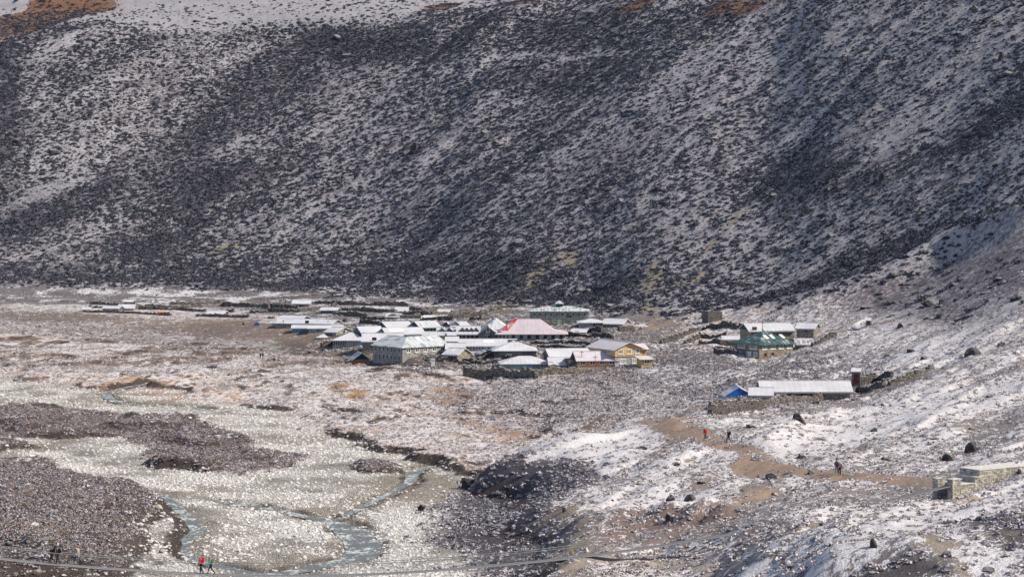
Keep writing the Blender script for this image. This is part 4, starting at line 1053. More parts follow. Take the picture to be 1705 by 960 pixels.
house(ST, 'tall snowy hip roof attached to the left of the red roofed hall', 'house', 805, 846, 560, 546, 529, 10, 'hip', 'stone', 'blue', D=622, group=GV, extra=skylights([(0, .9)]))
house('dormer_lodge', 'lodge with a row of four pointed dormers left of the broad grey gable', 'lodge', 762, 797, 566, 554.5, 542, 8, 'gable', 'stone', 'blue', D=607, group=GV, wins=[Wn('front', 5, .0, 1.0, .3, .7, 1.2, 'dark', 1)], extra=dormers(4, .12, 1.0))
house('gabled_wing', 'broad grey gable with an arched window between the dormered lodge and the red hall', 'wing', 797, 828, 566, 554.5, 541, 8, 'gable_front', 'greyboard', 'grey', gable='greyboard', D=606, group=GV, ov=.6, wins=[Wn('front', 1, .35, .75, .3, .8, 1.1, 'dark', 1), Wn('front', 1, .3, .7, 2.0, .9, 1.0, 'white', 0)])
house('dormer_lodge', 'smaller lodge with two pointed dormers left of the four dormered one', 'lodge', 729, 757, 563, 554, 543.5, 7, 'gable', 'greyboard', 'grey', D=611, group=GV, wins=[Wn('front', 3, .0, 1.0, .35, .8, .9, 'white', 1)], extra=dormers(2, .05, .9, 1.1))
house(ST, 'snowy roof with a small front gable behind the dormered lodges', 'house', 754, 782, 557, 543.5, 534.5, 8, 'gable', 'greyboard', 'blue', rz=.35, D=628, group=GV, extra=dormers(1, .0, .4, 2.0))
house(SH, 'pale lean-to roof below the two dormered lodge', 'shed', 743, 761, 573, 567, 561, 5, 'shed', 'stone', 'white', D=598, group=GV)
house(SH, 'tiny pale roof wedged between the dormered lodges', 'shed', 747, 757, 561, 557, 553, 3, 'shed', 'stone', 'white', D=604, group=GV)
house(ST, 'dark walled house with green gable and a row of five windows', 'house', 701, 732, 555, 543.5, 533.5, 8, 'gable', 'greenboard', 'blue', gable='greenboard', rz=.4, trim='green', D=625, group=GV, wins=[Wn('front', 5, .12, .98, .5, .75, 1.0, 'palegreen', 0)])
house(ST, 'snow streaked green gabled roof at the left end of the second village row', 'house', 647, 687, 556, 544, 534.5, 8, 'gable', 'greenboard', 'blue', gable='greenboard', rz=.4, trim='green', D=627, group=GV)
house(ST, 'wide snowy roofed house with window strips in front of the green gabled pair', 'house', 645, 706, 564, 555, 544.5, 8.5, 'gable', 'greenboard', 'white', gable='greyboard', rz=.28, D=612, group=GV, wins=[Wn('front', 3, .1, .38, .15, .95, .8, 'palegreen', 1), Wn('front', 3, .5, .85, .15, .95, .8, 'white', 1)], extra=skylights([(-.2, 4)]))
house(ST, 'conservatory roofed house with railing of small panes right of the wide snowy house', 'house', 705, 738, 566, 557, 553, 5, 'shed', 'stone', 'blue', D=606, group=GV, wins=[Wn('front', 5, .02, .98, .4, .85, .75, 'white', 1)])
house(ST, 'two gabled house with snow roof left of the second village row', 'house', 604, 638, 561, 553, 542.5, 7, 'gable', 'darkstone', 'white', gable='greyboard', rz=.38, D=615, group=GV)
# --- left cluster
house(ST, 'long snow roofed house with many panes at the western end of the village', 'house', 457, 524, 545, 537.5, 530, 8, 'gable', 'stone', 'white', rz=-.3, group=GV, wins=[Wn('front', 5, .05, .7, .3, 1.2, .8, 'grey', 2)], doors=[Dr('front', .82)])
house(ST, 'green gabled roof rising behind the long western house', 'house', 462, 500, 540, 531.5, 524.5, 7, 'gable', 'greenboard', 'white', gable='greenboard', rz=-.4, D=695, group=GV)
house(ST, 'grey gabled wing at the right end of the long western house', 'house', 522, 552, 544, 538, 531, 7, 'gable', 'bluegrey', 'blue', gable='greyboard', rz=-.35, D=668, group=GV, wins=[Wn('front', 3, .1, .9, .2, .9, .5, 'palegreen', 1)])
house(ST, 'low building with long thin white roof in front of the western houses', 'house', 513, 569, 551.5, 545.5, 541, 5, 'gable', 'bluegrey', 'white', group=GV, wins=[Wn('front', 3, .2, .8, .25, .9, .5, 'blue', 1)])
house(SH, 'little grey shed with bright blue door and panels at the western end', 'shed', 487, 511, 553, 545, 540.5, 4.5, 'gable', 'bluegrey', 'white', group=GV, wins=[Wn('front', 1, .35, .6, .1, .9, .9, 'blue', 0, True)], doors=[Dr('front', .16, 'blue', 1.3, 1.1), Dr('front', .68, 'blue', .7, 1.1)])
house(ST, 'grey house with sunlit gable on its right beside the thin roofed building', 'house', 541, 560, 559.5, 551.5, 543.5, 7, 'gable', 'stone', 'white', rz=-.6, group=GV, wins=[Wn('front', 2, .15, .7, .3, .7, .6, 'dark', 0), Wn('right', 1, .4, .6, .9, .6, .6, 'dark', 0)])
house(HU, 'tiny pyramid roofed hut on the bank west of the blue windowed house', 'hut', 529, 545, 563, 560, 555.5, 3, 'hip', 'warmstone', 'white', group=GV)
# --- back row
def cupola(T, L, Wd, hw, rise, k):
    m = MB(); m.box(-.9, .9, -.8, .8, hw + rise * .5, hw + rise + 1.0); c = m.build('cupola', WM['greenboard'], T)
    r = MB(); roof_mesh(r, 'hip', 1.8, 1.6, hw + rise + 1.0, .55, .35, .07); r.build('cupola_roof', RM['palegreen'], c)
    windows(T, L, Wd, 'front', 1, .62, .7, 1.1, 1.6, 1.5, 'green', 0)
house('lodge', 'two storey dark stone lodge with a green cupola at the back under the mountain', 'lodge', 883, 980, 541, 517, 509, 9, 'hip', 'stone', 'palegreen', trim='green', group=GV, D=672, low='warmstone', low_h=1.9,
      wins=[Wn('front', 10, .02, .98, 2.45, .75, .85, 'palegreen', 0), Wn('front', 1, .38, .46, .55, 1.3, .95, 'palegreen', 1), Wn('front', 3, .54, .86, .5, .6, .95, 'palegreen', 0)], extra=cupola, doors=[Dr('front', .5, 'palegreen', .8, 1.5)])
house('annex', 'white roofed annex at the left front of the lodge with the cupola', 'annex', 887, 914, 539, 529.5, 524, 5, 'gable', 'bluegrey', 'blue', group=GV, D=652, wins=[Wn('front', 3, .1, .9, .2, .9, .7, 'white', 1)])
house(ST, 'green trimmed house with glass porch right of the lodge with the cupola', 'house', 964, 1003, 546, 536, 529.5, 7, 'hip', 'bluegrey', 'white', trim='green', group=GV, wins=[Wn('front', 4, .6, 1.0, .3, .75, 1.1, 'palegreen', 0)])
house(ST, 'eastern end house of the back row with a white roof and three windows', 'house', 1003, 1036, 546, 538, 529.5, 7, 'gable', 'stone', 'white', gable='greyboard', rz=-.35, group=GV, wins=[Wn('front', 4, .05, .75, .3, .85, .8, 'palegreen', 0)])
house(HU, 'small stone hut with a pale roof below the back row lodge', 'hut', 952, 974, 558, 552, 546.5, 5, 'gable', 'darkstone', 'white', group=GV, rz=-.2, doors=[Dr('front', .4, 'dark', .9, .95)])
GF = 'outlying herders houses among the far fields'
for lab, a in (('far stone house with a flat pale roof standing alone among the fields', (487, 515, 510.5, 504.5, 498.5, 6, 'gable', 'warmstone', 'stone')),
               ('far dark green walled hut with a pale roof among the field walls', (534, 560, 521, 515.5, 511, 5, 'gable', 'greenboard', 'blue')),
               ('leftmost hut standing alone on the terrace edge', (138, 149, 518.5, 514, 511, 4, 'gable', 'greyboard', 'white')),
               ('left half of the joined pair of low white roofed houses on the far left terrace', (171, 197, 518, 512.5, 508.5, 5, 'gable', 'darkstone', 'white')),
               ('right half of the joined pair of low white roofed houses on the far left terrace', (197, 222, 516.5, 512, 506, 6, 'gable', 'warmstone', 'white')),
               ('small shelter roof above and behind the joined pair on the far left', (206, 220, 507, 501.5, 498.5, 4, 'gable', 'darkstone', 'stone')),
               ('low herder house with dark gable in the middle of the left fields', (345, 372, 525, 521.5, 516.5, 5, 'gable', 'darkstone', 'white')),
               ('herder hut with snowy slope and dark stone gable near the top of the middle fields', (660, 678, 520, 516.5, 510.5, 5, 'gable', 'darkstone', 'stone')),
               ('herder hut one field below and left of its twin above the gabled row', (643, 663, 530, 526.5, 521, 5, 'gable', 'darkstone', 'stone')),
               ('fallen roofed shelter just above the five windowed green gabled house', (707, 722, 532, 529, 524, 4, 'gable', 'darkstone', 'stone')),
               ('low shelter of dark slabs beside the upper field wall left of the red hall', (729, 749, 523, 519, 514, 5, 'gable', 'darkstone', 'stone'))):
    house(ST, lab, 'house', *a, group=GF, rz=random.uniform(-.2, .2), doors=[Dr('front', .5, 'dark', .8, .9)] if a[2] - a[3] > 5 else ())
# --- right group
house('lodge', 'two storey stone lodge with bright green metal roof on the right hillside', 'lodge', 0, 0, 597, 571, 551.5, 0, 'hip', 'warmstone', 'green', corner=(1264, 36, 61, 32), group='houses on the right hillside', ov=.7,
      wins=[Wn('front', 4, .04, 1.0, 2.0, 1.3, 1.05, 'white', 2), Wn('front', 2, .08, .5, .35, .9, 1.0, 'brown', 0), Wn('left', 2, .05, 1.0, 2.0, 2.6, 1.1, 'white', 5), Wn('left', 3, .1, 1.0, .45, 1.3, .95, 'white', 2)], doors=[Dr('left', .62, 'white', 1.0, 1.3)],
      extra=lambda T, L, Wd, hw, rise, k: [MBslab(T, L, Wd, hw, rise, x) for x in (-.12, .06, .36)])
GR = 'houses on the right hillside'
house(ST, 'long white roofed house with dark gable directly behind the green roofed lodge', 'house', 1248, 1322, 558, 549, 537, 8, 'gable', 'warmstone', 'blue', gable='greenboard', rz=.2, D=565, group=GR, doors=[Dr('front', .1)])
house(ST, 'small white roofed house with blue side wall, right of the green roofed lodge', 'house', 1327, 1354, 555, 545.5, 536.5, 6, 'gable', 'warmstone', 'white', gable='blueboard', rz=-.35, group=GR, D=558, wins=[Wn('front', 1, .4, .7, .5, .7, .7, 'brown', 0)])
house(SH, 'low lean-to with a patched white roof against the right end of the green roofed lodge', 'shed', 1328, 1354, 577, 572.5, 564, 5, 'shed', 'warmstone', 'grey', group=GR)
house(ST, 'low flat roofed stone outbuilding left of the green roofed lodge', 'house', 1205, 1232, 572, 564, 558.5, 5, 'gable', 'darkstone', 'white', group=GR, wins=[Wn('front', 2, .15, .9, .2, .6, .7, 'dark', 0)])
house('ruin', 'roofless dark stone ruin on the slope left of the right hillside houses', 'ruin', 1179, 1203, 535, 518, 517, 4.5, 'none', 'darkstone', 'white', rz=.3)
house('outhouse', 'tiny tall outhouse with snowy roof alone on the right hillside path', 'outhouse', 1442.5, 1449.5, 543, 532, 529.5, 1.2, 'shed', 'bluegrey', 'white', ov=.25, doors=[Dr('front', .5, 'dark', .6, 1.2)])
house('long_house', 'very long low house with a plain snow covered roof behind the long stone wall', 'house', 1270, 1416, 664, 649.5, 633.5, 7.5, 'gable', 'warmstone', 'white', rz=.0, group=GR, wins=[Wn('front', 4, .06, .7, .55, .95, .6, 'dark', 1)], ov=.5, D=428)
house('tea_shelter', 'shelter with a bright blue tarpaulin gable at the left end of the long house', 'shelter', 1206, 1255, 664, 658.5, 641.5, 6, 'gable_front', 'bluegrey', 'white', gable='tarp', group=GR, ov=.12, D=424)
house(SH, 'white roofed porch linking the blue tarpaulin shelter to the long house', 'shed', 1250, 1284, 664, 656, 645, 6.5, 'gable', 'bluegrey', 'white', group=GR, D=426, rz=-.12)
house('outhouse', 'small dark toilet cabin with rusty red door behind the right end of the long house', 'outhouse', 1418, 1432, 638, 617, 613, 2, 'shed', 'darkstone', 'white', ov=.15, rz=-.2, D=440, doors=[Dr('front', .55, 'red', .62, 1.6)])
# ------------------------------------------------------------------ drystone walls
MAT['drystone'] = stone_mat('drystone_wall_rock', (.04, .038, .04), (.15, .135, .125), .45, True)
MAT['drystone_pale'] = stone_mat('drystone_wall_paler_rock', (.05, .046, .044), (.23, .205, .18), .5, True)
def drystone(label, pix, h=1.3, th=.7, size=.5, mat='drystone', world=None, dmin=150, group='drystone walls between the fields'):
    P = [hit(*p, dmin=dmin) for p in pix] if world is None else world
    T = thing('drystone_wall', label, 'wall', P[0], 0, group)
    o0 = P[0]; r = random.Random(hash(label) % 1000 if False else len(label) * 7 + int(P[0].x * 10))
    m = MB()
    for a, b in zip(P[:-1], P[1:]):
        d = Vector((b.x - a.x, b.y - a.y, 0)); ln = d.length
        if ln < .3: continue
        d.normalize(); nrm = Vector((-d.y, d.x, 0)); ang = math.atan2(d.y, d.x)
        s = 0
        while s < ln:
            w = size * r.uniform(.7, 1.5)
            if h < 1.25 and math.sin(s * .21 + a.x * 1.7) + math.sin(s * .063 + a.y) > 1.35: s += w; continue
            q = Vector((a.x, a.y, 0)) + d * (s + w/2)
            gz = ground(q.x, q.y) - .15; z = 0; hh = h * (1 + .22 * math.sin(s * .35 + a.x) + .15 * math.sin(s * .11) + r.uniform(-.22, .16))
            while z < hh:
                c = size * r.uniform(.4, .8)
                M = Matrix.Translation(Vector((q.x, q.y, gz + z + c/2)) - o0) @ Matrix.Rotation(ang + r.uniform(-.15, .15), 4, 'Z') @ Matrix.Rotation(r.uniform(-.12, .12), 4, 'Y')
                t2 = th * (1.15 - .4 * z / h) * r.uniform(.85, 1.12)
                m.box(-w*.56, w*.56, -t2/2, t2/2, -c*.54, c*.54, M, jit=size * .09, r=r); z += c
            s += w
    o = m.build('stones', MAT[mat], T); o['kind'] = 'stuff'
    return T
for lab, pp, h in (
 ('long low wall along the terrace edge at the far left', [(140,519.5),(230,522),(330,526),(400,528),(455,530)], 1.1),
 ('wall left of the herder house in the left fields', [(230,515),(300,516),(343,519)], 1.4),
 ('topmost wall of the left fields below the mountain', [(150,507),(225,509),(330,507),(365,505)], 1.4),
 ('wall below the strip of snow in the upper left fields', [(368,509),(400,510),(448,513)], 1.7),
 ('short wall right of the herder house in the left fields', [(376,519),(430,521),(455,520)], 1.5),
 ('wall running below the lone far stone house', [(440,509),(455,512),(520,513.5),(560,510)], 1.7),
 ('wall between the lone stone house and the western roofs', [(445,519),(500,519.5),(534,517)], 1.5),
 ('upper wall of the middle fields at the mountain foot', [(560,508),(610,508.5),(690,511)], 1.8),
 ('curved wall right of the green walled hut', [(560,516),(620,519),(660,520)], 1.5),
 ('faint wall in the highest field right of the lone stone house', [(520,505),(570,506),(600,504)], 1.2),
 ('thin wall across the snow above the red hall', [(800,528),(820,523),(850,518)], 1.2),
 ('sloping wall between the middle herder huts', [(690,527),(715,521),(745,519)], 1.2),
 ('stub of wall above the wide snowy house', [(600,532),(640,533)], 1.3),
 ('low wall in the left fields above the tent', [(236,511),(280,512),(335,511)], 1.1),
 ('long thin wall crossing the upper left fields', [(150,512),(220,514),(240,513)], 1.1),
 ('thick dark wall across the middle fields', [(555,523.5),(600,527),(650,529.5),(700,530)], 1.8),
 ('broken wall above the two gabled house', [(572,536),(600,538),(640,540)], 1.3),
 ('wall from the upper herder hut towards the right', [(680,515),(705,518),(730,515)], 1.4),
 ('wall below the upper herder hut', [(664,523),(720,525),(790,520)], 1.6),
 ('wall climbing towards the fields left of the red hall', [(740,531),(800,525),(835,519)], 1.7),
 ('wall around the top field above the red hall', [(800,520),(830,513),(880,510)], 1.3),
 ('dark wall just behind the dormered lodges', [(700,533.5),(745,533),(800,533),(812,532)], 1.4),
 ('rubble wall holding the yard below the eastern back row house', [(960,551),(1000,553),(1055,552)], 1.8),
 ('lower rubble wall right of the red roofed hall', [(943,558),(975,561),(1018,563)], 1.5),
 ('low wall below the red roofed hall', [(876,571),(940,572),(985,575)], 1.0),
 ('second low wall above the long gabled roof', [(895,578),(940,579),(985,581)], .9),
 ('round pen wall behind the annex with the black tank', [(796,600),(815,594),(840,594),(850,599)], 1.6),
 ('wall linking the stone barn to the grey fronted house', [(772,602),(800,606),(833,604)], 1.2),
 ('reddish topped wall on the mound right of the grey lodge', [(735,600),(760,603),(790,606)], 1.0),
 ('dark field wall sweeping up to the right hillside houses', [(1100,572),(1135,562),(1170,550),(1240,546)], 1.8),
 ('lower dark field wall left of the flat roofed outbuilding', [(1140,572),(1165,562),(1205,559)], 1.5),
 ('yard wall left of the green roofed lodge', [(1165,574),(1200,573),(1228,575)], 1.6),
 ('terrace wall under the corner of the green roofed lodge', [(1190,588),(1225,590)], 1.7),
 ('rubble wall with piled stones behind the lean-to', [(1352,577),(1368,570),(1390,560)], 1.5),
):
    drystone(lab, pp, h * .6, mat='drystone' if pp[0][1] > 530 else 'drystone_pale')
drystone('tall stone terrace wall in front of the grey fronted house', [(772,625),(820,626),(870,629),(893,631)], 1.9, .9, .42, 'drystone_pale')
drystone('rough wall continuing the terrace wall below the orange house', [(893,627),(925,622),(963,619)], 1.5, .9, .42, 'drystone_pale')
drystone('bank wall left of the blue windowed house', [(515,589),(535,580),(552,574)], 1.0, .8, .45)
drystone('long stone wall climbing the slope in front of the very long house', [(1182,682),(1205,678),(1240,675),(1300,671),(1380,664),(1425,652),(1480,641),(1530,626),(1552,615)], 1.0, .8, .33, 'drystone_pale')
drystone('second lower stone wall below the blue tarpaulin shelter', [(1182,690),(1210,687),(1245,683),(1268,678)], 1.2, .8, .33, 'drystone')
drystone('stone wall beside the small dark toilet cabin', [(1432,640),(1455,632),(1485,629)], 1.2, .8, .36, 'drystone')

# ------------------------------------------------------------------ boulders
BM = []
for k in range(7):
    me_ = rock_mesh('boulder', MAT['boulder'], 900 + k)
    BM.append(me_)
def boulder(label, u, v, wpx, hpx, k=0, group='dark boulders on the snowy slope', mat=None):
    P = hit(u, v); s = pxm(P.y); me_ = BM[k % 7]
    if mat: me_ = me_.copy(); me_.materials[0] = mat
    o = bpy.data.objects.new('boulder', me_)
    o.location = P + Vector((0, wpx / s * .35, -.12)); o.scale = (wpx / s / 2.4, wpx / s / 2.6, hpx / s / .95)
    o.rotation_euler = (0, 0, k * 1.3 + u * .1); o['label'] = label; o['category'] = 'boulder'; o['group'] = group
    link(o)
for i, b in enumerate([
 ('big dark boulder near the right edge above the stone abutment', 1621, 752, 36, 19), ('broad boulder left of the biggest one, tan on its right side', 1580, 768, 40, 17),
 ('low pointed boulder between the trail people and the abutment', 1335, 764, 26, 12), ('flat slanting boulder uphill of the two walkers at the trail bend', 1478, 766, 26, 9),
 ('peaked boulder high on the bright snow', 1456, 719, 22, 9), ('rounded black boulder right beside the trail', 1351, 790, 18, 12),
 ('left boulder of the dark pair below the trail', 1119, 833, 22, 12), ('right boulder of the dark pair below the trail', 1152, 834, 32, 14),
 ('tan sided boulder left of the trail at its lower bend', 1284, 798, 26, 13), ('long low rock lying left of the red jacketed walker', 1068, 748, 30, 8),
 ('tall boulder at the left foot of the dark terrace face', 777, 813, 34, 24), ('black boulder in the foreground beside the bare earth gully', 1456, 913, 22, 20),
 ('leaning dark rock on the snow below the long wall', 1332, 702, 30, 20), ('long low rock below the leaning dark rock', 1248, 712, 28, 8),
 ('big flat boulder near the right edge below the mountain', 1625, 592, 42, 16), ('smaller boulder right of the big flat one', 1669, 576, 20, 8),
 ('low boulder above the toilet cabin', 1520, 586, 24, 8), ('round boulder right of the low one above the toilet cabin', 1541, 598, 17, 9),
 ('boulder above the tiny outhouse path', 1500, 546, 18, 10), ('small boulder next to the one above the outhouse path', 1516, 541, 14, 5),
 ('small rock between the outhouse and the toilet cabin', 1478, 594, 14, 6), ('rock below the green roofed lodge yard', 1345, 589, 11, 5),
 ('oval rock right of the green roofed lodge yard', 1400, 596, 18, 6), ('flat black rocks left of the long low rock', 1128, 766, 20, 5),
 ('rock cluster above the dark pair', 1168, 806, 30, 9), ('dark rock mass on the far slope centre', 690, 256, 26, 20),
 ('small dark crag on the upper far slope', 921, 128, 16, 14), ('black crag beside the rusty crest outcrop', 1218, 27, 28, 12),
 ('dark crag high on the right far slope', 1668, 100, 20, 16), ('black crag in the middle of the right far slope', 1470, 300, 18, 16),
 ('slanting crag left of the black one on the right far slope', 1385, 316, 22, 9), ('purple rock in the gully below the dark pair', 1118, 868, 26, 18),
 ('dark rock by the river below the terrace face', 702, 850, 24, 12), ('small rock at the lower end of the snowy crest', 940, 852, 10, 12),
 ('rock on the pale bank far right above the abutment', 1568, 755, 20, 7), ('rock under the bright snow bank at right', 1360, 672, 22, 8),
 ('flat dark rock far right of the bright snow bank', 1470, 675, 16, 6), ('rock at the right picture edge above the abutment', 1698, 790, 14, 14),
]):
    boulder(*b, k=i)
PALE = stone_mat('pale_granite', (.60, .58, .54), (.66, .64, .60), .1)
TAN = stone_mat('tan_granite', (.40, .35, .26), (.46, .40, .30), .2)
for i, b in enumerate([('smooth white boulder by the water behind the red jacketed walker on the bridge', 309, 931, 13, 7), ('cream boulder at the head of the left channel', 283, 868, 20, 8),
                       ('tan boulder standing at the mouth of the right channel', 567, 864, 20, 10), ('tan boulder at the right bank above the main channel', 583, 846, 14, 7),
                       ('dark wet rock at the edge of the left channel', 266, 920, 14, 7), ('flat tan rock midway down the left channel', 262, 845, 22, 7),
                       ('small white stone beside the yellow marker', 978, 919, 9, 8)]):
    boulder(*b, k=i + 2, group='pale boulders by the river', mat=PALE if 'white' in b[0] or 'cream' in b[0] else TAN if 'tan' in b[0] else None)
# rock overhang at the left end of the footbridge
BROWN = stone_mat('brown_rock', (.11, .085, .06), (.14, .11, .08), .25)
for i, b in enumerate([('dark overhanging slab at the far left behind the bridge', 12, 912, 34, 14), ('dark split rock left of the pair on the bridge', 44, 908, 32, 16), ('brown rock just above the pair on the bridge', 78, 906, 34, 15),
                       ('pale crumbling rock right of the pair on the bridge', 126, 926, 24, 16), ('brown ledge rock under the bridge at the left', 60, 955, 50, 12), ('white streaked rock on top of the left bank', 58, 876, 22, 9)]):
    boulder(*b, k=i + 1, group='rocks at the left end of the bridge', mat=TAN if 'pale' in b[0] else PALE if 'white' in b[0] else BROWN if 'brown' in b[0] else None)

# ------------------------------------------------------------------ water
def water_mat():
    t = NT('shallow_river_water'); P = t.coord('Object')
    n = t.noise(2.2, 4, .65, t.scaled(P, (1, .5, 1))); n2 = t.noise(5, 3, .6, P); n3 = t.noise(.35, 2, .5, P)
    foam = t.math('MULTIPLY', t.ramp(t.math('ADD', t.math('MULTIPLY', n, .6), t.math('MULTIPLY', n3, .4)), .50, .60), .85)
    col = t.mix(n3, (.085, .10, .095), (.20, .205, .175))
    col = t.mix(foam, col, (.62, .66, .66))
    t.bump(t.math('ADD', n, t.math('MULTIPLY', n2, .5)), .12, .6)
    t.out(col, t.ramp(foam, 0, .7, .3, .6)); t.b.inputs['Specular IOR Level'].default_value = .3
    return t.m
MAT['water'] = water_mat()
m = MB()
k0 = 0
for si, (P, ww) in enumerate(STREAM_W):
    zs = np.array([ground(x, y) for x, y in P]); zc = np.array([max(-.45, z_ + .17) for z_ in zs])
    zc = np.convolve(np.pad(zc, 6, mode='edge'), np.ones(13) / 13, 'valid') - .004 * si
    tg = np.gradient(P, axis=0); tg /= np.linalg.norm(tg, axis=1)[:, None] + 1e-9
    vs = []; fs = []
    for i in range(len(P)):
        nx, ny = -tg[i, 1], tg[i, 0]; hw_ = ww[i] / 2 + .55
        for q in (-1, 1): vs.append((P[i, 0] + nx * hw_ * q, P[i, 1] + ny * hw_ * q, zc[i]))
        if i: fs.append((2*i - 2, 2*i - 1, 2*i + 1, 2*i))
    m.add(vs, fs)
o = m.build('river_water', MAT['water']); o['kind'] = 'structure'

# ------------------------------------------------------------------ stone abutment of the footbridge
ABM = wall_mat('pale_abutment_core', (.30, .28, .24), .1)
BLK = stone_mat('pale_abutment_stone', (.26, .24, .20), (.60, .57, .49), .2, True)
AD = 262.0; print('AD', AD, pt(1586, 833, AD).z, ground(*pt(1586, 833, AD)[:2]), hit(1586, 833).y); ka = pxm(AD); ab_a = math.radians(35); br_a = math.radians(20)
Pc = pt(1586, 833, AD)
AB = thing('bridge_abutment', 'stepped abutment of pale cut stone blocks at the right end of the footbridge', 'abutment', Pc, ab_a)
def blocks(x0, x1, y0, y1, z0, z1, seed, zfun=None):
    """coursed blocks standing proud of a core box; local frame of the abutment"""
    r = random.Random(seed); m = MB(); core = MB(); core.box(x0 + .05, x1 - .05, y0 + .05, y1 - .05, z0 - 1.2, z1 - .03)
    core.build('wall_core', ABM, AB)
    z = z0 - .9
    while z < z1 - .05:
        h = min(r.uniform(.16, .24), z1 - z)
        for (fa, a0, a1) in (('f', x0, x1), ('l', y0, y1), ('r', y0, y1), ('b', x0, x1)):
            p = a0
            while p < a1 - .02:
                w = min(r.uniform(.25, .5), a1 - p); q = r.uniform(-.015, .03); g = .018
                if fa == 'f': m.box(p + g, p + w - g, y0 - q, y0 + .06, z + g, z + h - g)
                elif fa == 'b': m.box(p + g, p + w - g, y1 - .06, y1 + q, z + g, z + h - g)
                elif fa == 'l': m.box(x0 - q, x0 + .06, p + g + .0, p + w - g, z + g, z + h - g)
                else: m.box(x1 - .06, x1 + q, p + g, p + w - g, z + g, z + h - g)
                p += w
        z += h
    o = m.build('stone_blocks', BLK, AB); o['kind'] = 'stuff'
    c = MB(); c.box(x0 - .06, x1 + .06, y0 - .06, y1 + .06, z1 + .003, z1 + .09); c.build('coping', PALE, AB)
PX = lambda px: px / ka / math.cos(ab_a)
blocks(0, PX(17), 0, .85, 0, 2.25, 1)                             # near gate pillar
blocks(0, PX(15), 2.3, 3.1, .3, 2.1, 2)                           # far gate pillar
blocks(PX(17) + .02, PX(50), .10, 2.9, .6, 1.62, 3)               # lower platform
blocks(PX(44), PX(60), .06, 3.0, 1.0, 2.28, 4)
blocks(PX(52), PX(150), .02, 3.05, 1.1, 3.0, 5)                  # anchor block
m = MB(); m.box(-.05, PX(16), .88, 2.28, -1.5, 1.0); m.build('threshold', WM['darkstone'], AB)

# ------------------------------------------------------------------ footbridge
deck_px = [(-420,880),(-200,905),(0,929),(98,939),(190,946),(290,952),(345,955),(430,957),(520,957),(620,955),(700,950),(780,944),(860,937),(940,929),(1050,915),(1200,891),(1300,873),(1400,852),(1500,828),(1562,812),(1582,807)]
def bridgeD(u):
    # plane through the abutment along its axis
    s = (u - 852.5) / FPX; x1, d1 = Pc.x + .5, AD + .9; tn = math.tan(br_a) * .85
    return (d1 - tn * x1) / (1 - tn * s)
DK = [pt(u, v, bridgeD(u)) for u, v in deck_px]
def resample(P, step):
    out = [P[0]]; 
    for a, b in zip(P[:-1], P[1:]):
        n = max(1, int((b - a).length / step))
        out += [a.lerp(b, (i + 1) / n) for i in range(n)]
    return out
DKs = resample(DK, 1.5)
for _ in range(6): DKs = [DKs[0]] + [(DKs[i-1] + DKs[i] * 2 + DKs[i+1]) / 4 for i in range(1, len(DKs) - 1)] + [DKs[-1]]
FB = thing('footbridge', 'long sagging steel cable footbridge crossing the foreground from left edge to stone abutment', 'bridge', DKs[len(DKs)//2], 0)
o0 = FB.location.copy()
STEEL = plain('galvanised_steel', (.25, .255, .26), .6, .3, .2); WIRE = plain('steel_wire', (.22, .23, .235), .6, .2, .2)
side = []
for i, p in enumerate(DKs):
    d = (DKs[min(i+1, len(DKs)-1)] - DKs[max(i-1, 0)]); d.z = 0; d.normalize(); side.append(Vector((-d.y, d.x, 0)))
m = MB()
for i in range(len(DKs) - 1):
    a, b = DKs[i] - o0, DKs[i+1] - o0; sa, sb = side[i] * .5, side[i+1] * .5
    m.slab([a - sa, b - sb, b + sb, a + sa], .06)
m.build('deck', STEEL, FB)
for sgn in (-1, 1):
    m = MB(); m.tube([p - o0 + s * sgn * .53 + Vector((0, 0, -.05)) for p, s in zip(DKs, side)], .045, 5); m.build('deck_cable', STEEL, FB)
    m = MB(); m.tube([p - o0 + s * sgn * .62 + Vector((0, 0, 1.12)) for p, s in zip(DKs, side)], .038, 5); m.build('handrail_cable', WIRE, FB)
hg = MB(); net = MB()
for i, (p, s) in enumerate(zip(DKs, side)):
    for sgn in (-1, 1):
        a = p - o0 + s * sgn * .53; b = p - o0 + s * sgn * .62 + Vector((0, 0, 1.12)); hg.tube([a, b], .018, 4)
        if i + 1 < len(DKs):
            p2, s2 = DKs[i+1], side[i+1]; a2 = p2 - o0 + s2 * sgn * .53; b2 = p2 - o0 + s2 * sgn * .62 + Vector((0, 0, 1.12))
            for f in (.14, .28, .42, .57, .71, .85): net.tube([a.lerp(b, f), a2.lerp(b2, f)], .003, 3)
            for f in np.linspace(0.07, .93, 11): net.tube([a.lerp(a2, float(f)), b.lerp(b2, float(f))], .003, 3)
q = hg.build('hangers', WIRE, FB); q['kind'] = 'stuff'
q = net.build('wire_netting', WIRE, FB); q['kind'] = 'stuff'
def on_deck(u):
    best = min(range(len(DKs)), key=lambda i: abs(852.5 + FPX * DKs[i].x / DKs[i].y - u)); 
    i = min(best, len(DKs) - 2)
    uu = lambda P: 852.5 + (P.x / (P.y * cP - (P.z - CAM_H) * sP)) * FPX
    j = i if uu(DKs[i]) <= u else i - 1
    t = (u - uu(DKs[j])) / (uu(DKs[j+1]) - uu(DKs[j]))
    return DKs[j].lerp(DKs[j+1], t)
# guy line running from the abutment down across the foreground
guy = [pt(1578, 816, 270.0)] + [hit(u, v) + Vector((0, 0, .5)) for u, v in ((1500, 838), (1420, 882))]

